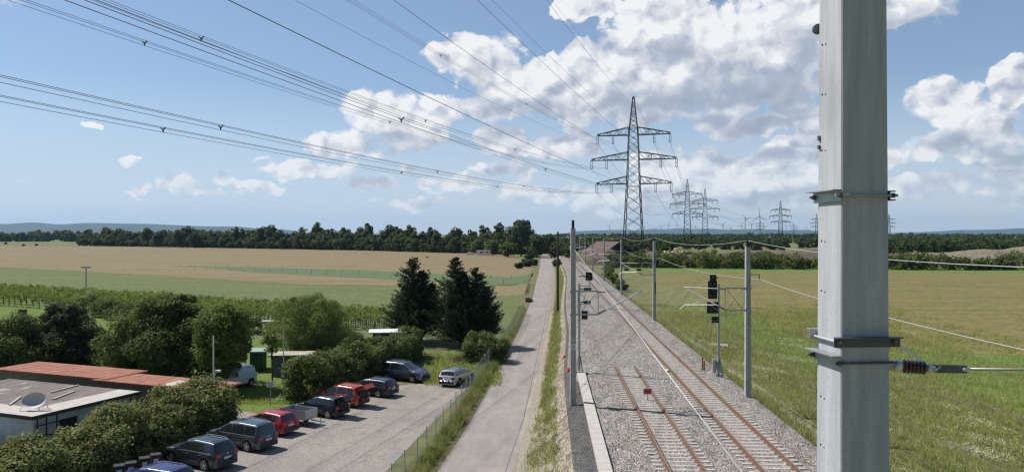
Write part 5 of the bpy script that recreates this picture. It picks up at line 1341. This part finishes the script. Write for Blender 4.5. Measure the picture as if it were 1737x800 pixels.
# dish
D0 = hut.matrix_basis @ Vector((1.35, 1.5, 2.9)); ds = empty('satellite_dish', D0, 0, 'old white satellite dish on a tubular frame lying on the hut roof', 'satellite dish')
dn = Vector((.10, -.80, .50)).normalized(); Rm = dn.to_track_quat('Z', 'Y').to_matrix(); cc = Vector((0, 0, .62)); pr = [(.02, .0)] + [(r, .32 * (r / .72) ** 2 * .8) for r in (.2, .4, .55, .66, .72)]; pr += [(.735, .27), (.72, .24)] + [(r, .32 * (r / .72) ** 2 * .8 - .03) for r in (.5, .2)]
mx = Matrix.Diagonal((1.15, .82, 1))
MB().lathe(pr, 28, Rm @ mx, cc).build('reflector', mat('dish_paint', (.55, .53, .52), .6, 0, .1, 3), ds, True)
f = MB(); 
for a, b in (((-.9, -.45, .03), (.55, -.5, .03)), ((-.9, .65, .03), (.55, .6, .03)), ((-.9, -.45, .03), (-.75, .5, 1.05)), ((.55, .6, .03), (.3, .5, 1.05)), ((-.75, .5, 1.05), (.3, .5, 1.05)), ((.55, -.5, .03), (.3, -.1, .5)), ((0, .0, .55), (.1, .5, 1.0)), ((.4, .2, .7), (1.0, -.1, .72))): f.tube([a, b], .035, 6)
f.build('frame', M['white'], ds); ds.scale = (.85, .85, .85)
redm = mat('red_roof_sheet', (.33, .115, .070), .9, 0, .25, 1.1, col2=(.43, .190, .125)); wd = mat('shed_wall', (.20, .17, .14), .9, 0, .2, 3)
def hut_at(corner, l, d, h, a, label, rm, wm, over=.25, th=.12, slope=0.0, name='hut', cat='hut'):
    t = empty(name, (corner.x, corner.y, H(corner.x, corner.y)), a, label, cat); MB().box((l / 2, d / 2, h / 2), (l - .4, d - .4, h)).build('wall', wm, t)
    o = MB().box((0, 0, 0), (l + over, d + over, th))
    if rm is redm:
        for q_ in range(int(d) + 1): o.box((0, -d / 2 + q_ * (d / int(d)), th / 2 + .003), (l + over - .02, .03, .014))
    o = o.build('roof', rm, t); o.location = (l / 2, d / 2, h + .08); o.rotation_euler = (0, slope, 0); return t
u = hut_at(Vector((-20.9, 53.6, 0)), 2.9, 11.0, 2.85, ang, 'long low hut with a faded red roof, right of the dark roofed hut', redm, wd)
MB().box((1.0, 4.2, 3.0), (1.9, 1.0, .03)).build('roof_patch', M['conc'], u)
hut_at(Vector((-30.2, 57.6, 0)), 3.6, 12.0, 2.9, ang, 'hut with a red roof behind the dark roofed hut, at the left edge', redm, wd)
# blue tank and white dome by the wall, bins, tables
tk = A0 + LF * 3.4 - AB * 1.4; t = empty('water_tank', (tk.x, tk.y, 0), 0, 'round blue tank with a pale blue lid beside the white hut wall', 'tank'); MB().lathe([(.95, 0), (.95, 1.35)], 18).build('tank', mat('blue_plastic', (.06, .16, .34), .5), t); MB().lathe([(1.05, 1.35), (1.05, 1.42), (.75, 1.62), (.1, 1.78)], 18).build('lid', mat('pale_blue_plastic', (.33, .50, .60), .5), t)
tk = A0 + LF * 1.6 - AB * 2.6; o = MB().lathe([(.85, 0), (.85, .7), (.75, 1.0), (.45, 1.25), (.05, 1.33)], 18).build('white_dome', M['white'], None, True); o.location = (tk.x, tk.y, 0); tag(o, 'white dome-shaped cover in front of the blue tank', 'cover')
for k, (px, py) in enumerate(((202, 806), (222, 801), (245, 792), (264, 786))):
    q = G(px, py + 14); t = empty('waste_bin', q, .5, 'dark wheeled bin with white sticker under the hedge, %s of four' % ['leftmost', 'second from left', 'third from left', 'rightmost'][k], 'bin', 'bins under the hedge')
    MB().box((0, 0, .5), (.5, .5, 1.0)).build('bin_body', M['plastic'], t); MB().box((0, 0, 1.03), (.56, .58, .07)).build('lid', M['plastic'], t); MB().box((.0, -.256, .72), (.26, .01, .26)).build('sticker', M['white'], t)
# blue shed, green tent, dark kiosk
q = G(456, 640); t = hut_at(Vector((q.x, q.y, 0)), 3.9, 2.4, 2.0, .10, 'blue-grey shed with a pale worn roof beside the white van', mat('worn_plywood', (.42, .37, .31), .9, 0, .3, 1.5), mat('blue_grey_board', (.15, .17, .22), .8, 0, .15, 3), name='shed', cat='shed')
q = G(436, 632); t = hut_at(Vector((q.x - 1.1, q.y + .4, 0)), 1.6, 2.6, 1.9, .12, 'small green shed with a pale green roof, left of the blue-grey shed', mat('pale_green_roof', (.30, .37, .33), .8), mat('dark_green_board', (.02, .085, .06), .7), name='shed', cat='shed')
q = G(629, 610); t = hut_at(Vector((q.x, q.y, 0)), 3.6, 2.6, 2.85, .15, 'dark green kiosk with a flat white roof behind the hedge', M['white'], mat('kiosk_green', (.012, .05, .045), .7), .5, name='kiosk', cat='kiosk')
MB().box((1.2, .18, 1.5), (1.6, .06, .7)).build('window', M['glass'], t)
q = G(446, 560); t = hut_at(Vector((q.x, q.y, 0)), 1.3, 1.3, 1.1, .3, 'tiny pale hut among the vines right of the maple', M['conc'], mat('ochre', (.4, .28, .14), .8), .2, name='shed', cat='shed')
# caravan far away
q = G(820, 434); t = empty('caravan', q, .05, 'tiny white caravan in front of the far wood', 'caravan'); MB().box((0, 0, 1.7), (7, 2.3, 2.4)).build('body', M['white'], t); MB().box((-1, -1.17, 2.0), (1.5, .04, .8)).build('window', M['glass'], t); MB().box((2, -1.17, 2.0), (1.2, .04, .8)).build('window', M['glass'], t)
q = G(798, 433); o = MB().box((0, 0, .8), (4.2, 1.8, 1.0)).box((-.2, 0, 1.5), (2.4, 1.6, .5)).build('far_car', M['white'], None); o.location = q; tag(o, 'tiny pale car beside the far caravan', 'car')
# barn with a big brown roof on the heap
M['barnroof'] = mat('brown_barn_roof', (.115, .070, .060), .8, 0, .25, .5, stretch=(6, 1, 1)); b0 = Vector(((1032 - PX0) / F * 300, 300, 5.2)); t = empty('barn', b0, R(114), 'big barn with a brown pitched roof, left of the nearest pylon', 'barn')
MB().add([(-8.5, -8, 1.2), (8.5, -8, 1.2), (8.5, 0, 5.8), (-8.5, 0, 5.8), (-8.5, 8, 1.2), (8.5, 8, 1.2), (-8.5, -8, .9), (8.5, -8, .9), (8.5, 0, 5.5), (-8.5, 0, 5.5), (-8.5, 8, .9), (8.5, 8, .9)], [(0, 1, 2, 3), (3, 2, 5, 4), (7, 6, 9, 8), (8, 9, 10, 11), (0, 6, 7, 1), (1, 7, 8, 2), (2, 8, 11, 5), (3, 9, 6, 0), (4, 10, 9, 3), (5, 11, 10, 4)]).build('roof', M['barnroof'], t)
for x in (-7, -2.3, 2.3, 7):
    for y in (-6.5, 6.5): MB().box((x, y, -1.9), (.35, .35, 6.2)).build('post', M['wood_dark'], t)
MB().box((0, 6, -1.4), (15, .2, 5.2)).build('back_wall', wd, t)

# ================================================================== posts, signs, fence
def thin_pole(px, py, h, r, label, lamp=False, m='galv'):
    q = G(px, py); t = empty('lamp_post' if lamp else 'thin_pole', q, 0, label, 'lamp post' if lamp else 'pole'); MB().tube([(0, 0, 0), (0, 0, h)], r, 8).build('shaft', M[m], t)
    return t
q = G(362, 727); hh = CZ - (570 - PY0) / F * q.y - q.z; t = thin_pole(362, 727, hh, .05, 'tall white pole with a side lamp in front of the lower left hedge', True, 'alu'); zl = CZ - (629 - PY0) / F * q.y - q.z
MB().bar((.05, 0, zl), (.3, 0, zl), .05).tube([(.05, 0, zl + .0), (.52, -.05, zl + .03)], [.07, .09], 8).build('lamp_head', M['white'], t)
q = G(481, 684); hh = CZ - (546 - PY0) / F * q.y - q.z; thin_pole(481, 684, hh, .04, 'tall thin grey pole at the left end of the car park hedge', False)
q = G(146, 492); hh = CZ - (453 - PY0) / F * q.y - q.z; t = thin_pole(146, 492, hh, .13, 'distant floodlight pole above the vines on the left', True); MB().box((-.6, 0, hh), (.7, .4, .3)).box((.6, 0, hh), (.7, .4, .3)).bar((-.6, 0, hh), (.6, 0, hh), .1).build('floodlight', M['galv'], t)
q = G(459, 689); t = empty('parking_sign', q, R(10), 'small white notice board on a thin post in the grass by the driveway', 'sign'); zs = CZ - (651 - PY0) / F * q.y - q.z
MB().tube([(0, 0, 0), (0, 0, zs + .1)], .03, 6).build('post', M['galv'], t); bd = MB().box((0, -.04, zs), (.62, .02, .44)).build('board', M['white'], t)
for k in range(4): MB().box((-.02 + .03 * (k % 2), -.053, zs + .14 - k * .09), (.42 - .1 * (k % 2), .004, .03)).build('text_line', M['text'], bd)
q = G(96, 545); o = MB().box((0, 0, 1.3), (1.2, .2, 2.6)).box((0, .3, .1), (1.4, .9, .2)).build('dark_board', M['wood_dark'], None); o.location = (q.x, q.y - 8, H(q.x, q.y)); tag(o, 'dark upright board behind the purplish tree', 'board')
q = G(476, 681); t = empty('white_stand', q, 0, 'small white metal stand beside the thin grey pole', 'stand'); MB().tube([(-.3, 0, 0), (0, 0, .7)], .02, 5).tube([(.3, 0, 0), (0, 0, .7)], .02, 5).tube([(-.45, -.1, .2), (.45, .1, .25)], .025, 5).build('frame', M['white'], t)
q = G(470, 610); t = empty('garden_table', Vector((q.x - 21.5, q.y + 3, 0)), 0, 'white garden table between the trees behind the red roofs', 'table'); MB().box((0, 0, .74), (3.2, 1.2, .05)).build('table_top', M['white'], t)
for sx_ in (-1, 1): MB().box((sx_ * 1.4, 0, .36), (.06, .9, .72)).build('leg', M['white'], t)
# chain-link fence along the road
fy = [40.0]; 
while fy[-1] < 121: fy.append(fy[-1] + 2.6)
def fpt(y): x = float(np.interp(y, [p[1] for p in RL], [p[0] for p in RL])) - 1.25 + .8 * float(sst(70, 120, y)); return Vector((x, y, H(x, y)))
fence = empty('wire_fence', fpt(fy[0]), 0, 'long chain-link fence on thin grey posts beside the road', 'fence'); fo = fpt(fy[0])
for y in fy:
    q = fpt(y) - fo; MB().tube([q, q + Vector((random.uniform(-.06, .06), 0, 1.95))], .032, 6).build('fence_post', M['galv'], fence)
mm = bpy.data.materials.new('wire_mesh'); mm.use_nodes = True; N = NT(mm.node_tree); N.n.clear(); o_ = N.new('ShaderNodeOutputMaterial'); tr = N.new('ShaderNodeBsdfTransparent'); pb = N.new('ShaderNodeBsdfPrincipled'); pb.inputs['Base Color'].default_value = (.42, .45, .45, 1); pb.inputs['Metallic'].default_value = .3; pb.inputs['Roughness'].default_value = .5
co = N.new('ShaderNodeTexCoord').outputs['Object']; sx, sy, sz = N.sep(co); cell = 2 * math.pi / .075
a = N.m('SINE', N.m('MULTIPLY', N.m('ADD', sy, sz), cell)); b = N.m('SINE', N.m('MULTIPLY', N.m('SUBTRACT', sy, sz), cell)); mk = N.m('MAXIMUM', N.m('GREATER_THAN', a, .93), N.m('GREATER_THAN', b, .93))
mx = N.new('ShaderNodeMixShader'); N.l.new(mk, mx.inputs[0]); N.l.new(tr.outputs[0], mx.inputs[1]); N.l.new(pb.outputs[0], mx.inputs[2]); N.l.new(mx.outputs[0], o_.inputs[0])
V = []
for y in fy: q = fpt(y) - fo; V += [q + Vector((.02, 0, .05)), q + Vector((.02, 0, 1.88))]
link_mesh('wire_netting', V, [(2 * i, 2 * i + 2, 2 * i + 3, 2 * i + 1) for i in range(len(fy) - 1)], mm, fence)
tw = MB()
for h_ in (.1, 1.0, 1.88): tw.tube([fpt(y) - fo + Vector((.02, 0, h_)) for y in fy], .007, 4)
tw.build('tension_wire', M['galv'], fence)
# fence posts of the crop strip
for k, (a, b) in enumerate((((305, 452), (868, 473)), ((330, 458), (890, 482)))):
    p0_, p1_ = G(*a), G(*b); t = empty('crop_fence', p0_, 0, 'low stake fence along the %s edge of the crop strip in the wheat' % ['far', 'near'][k], 'fence'); n = 22
    for i in range(n):
        q = p0_.lerp(p1_, i / (n - 1)); q.z = H(q.x, q.y); q -= p0_; MB().tube([q, q + Vector((0, 0, .95))], .035, 4).build('fence_stake', M['wood_dark'], t)

# ================================================================== the air between here and the hills
hz = bpy.data.materials.new('summer_haze'); hz.use_nodes = True; N = NT(hz.node_tree); N.n.clear(); o_ = N.new('ShaderNodeOutputMaterial'); pv = N.new('ShaderNodeVolumePrincipled')
pv.inputs['Color'].default_value = (.42, .66, 1.0, 1); pv.inputs['Density'].default_value = HAZE; pv.inputs['Anisotropy'].default_value = .2; N.l.new(pv.outputs[0], o_.inputs['Volume'])
o = MB().box((0, 6500, 164.6), (26000, 17000, 331)).build('haze', hz); tag(o, kind='stuff')
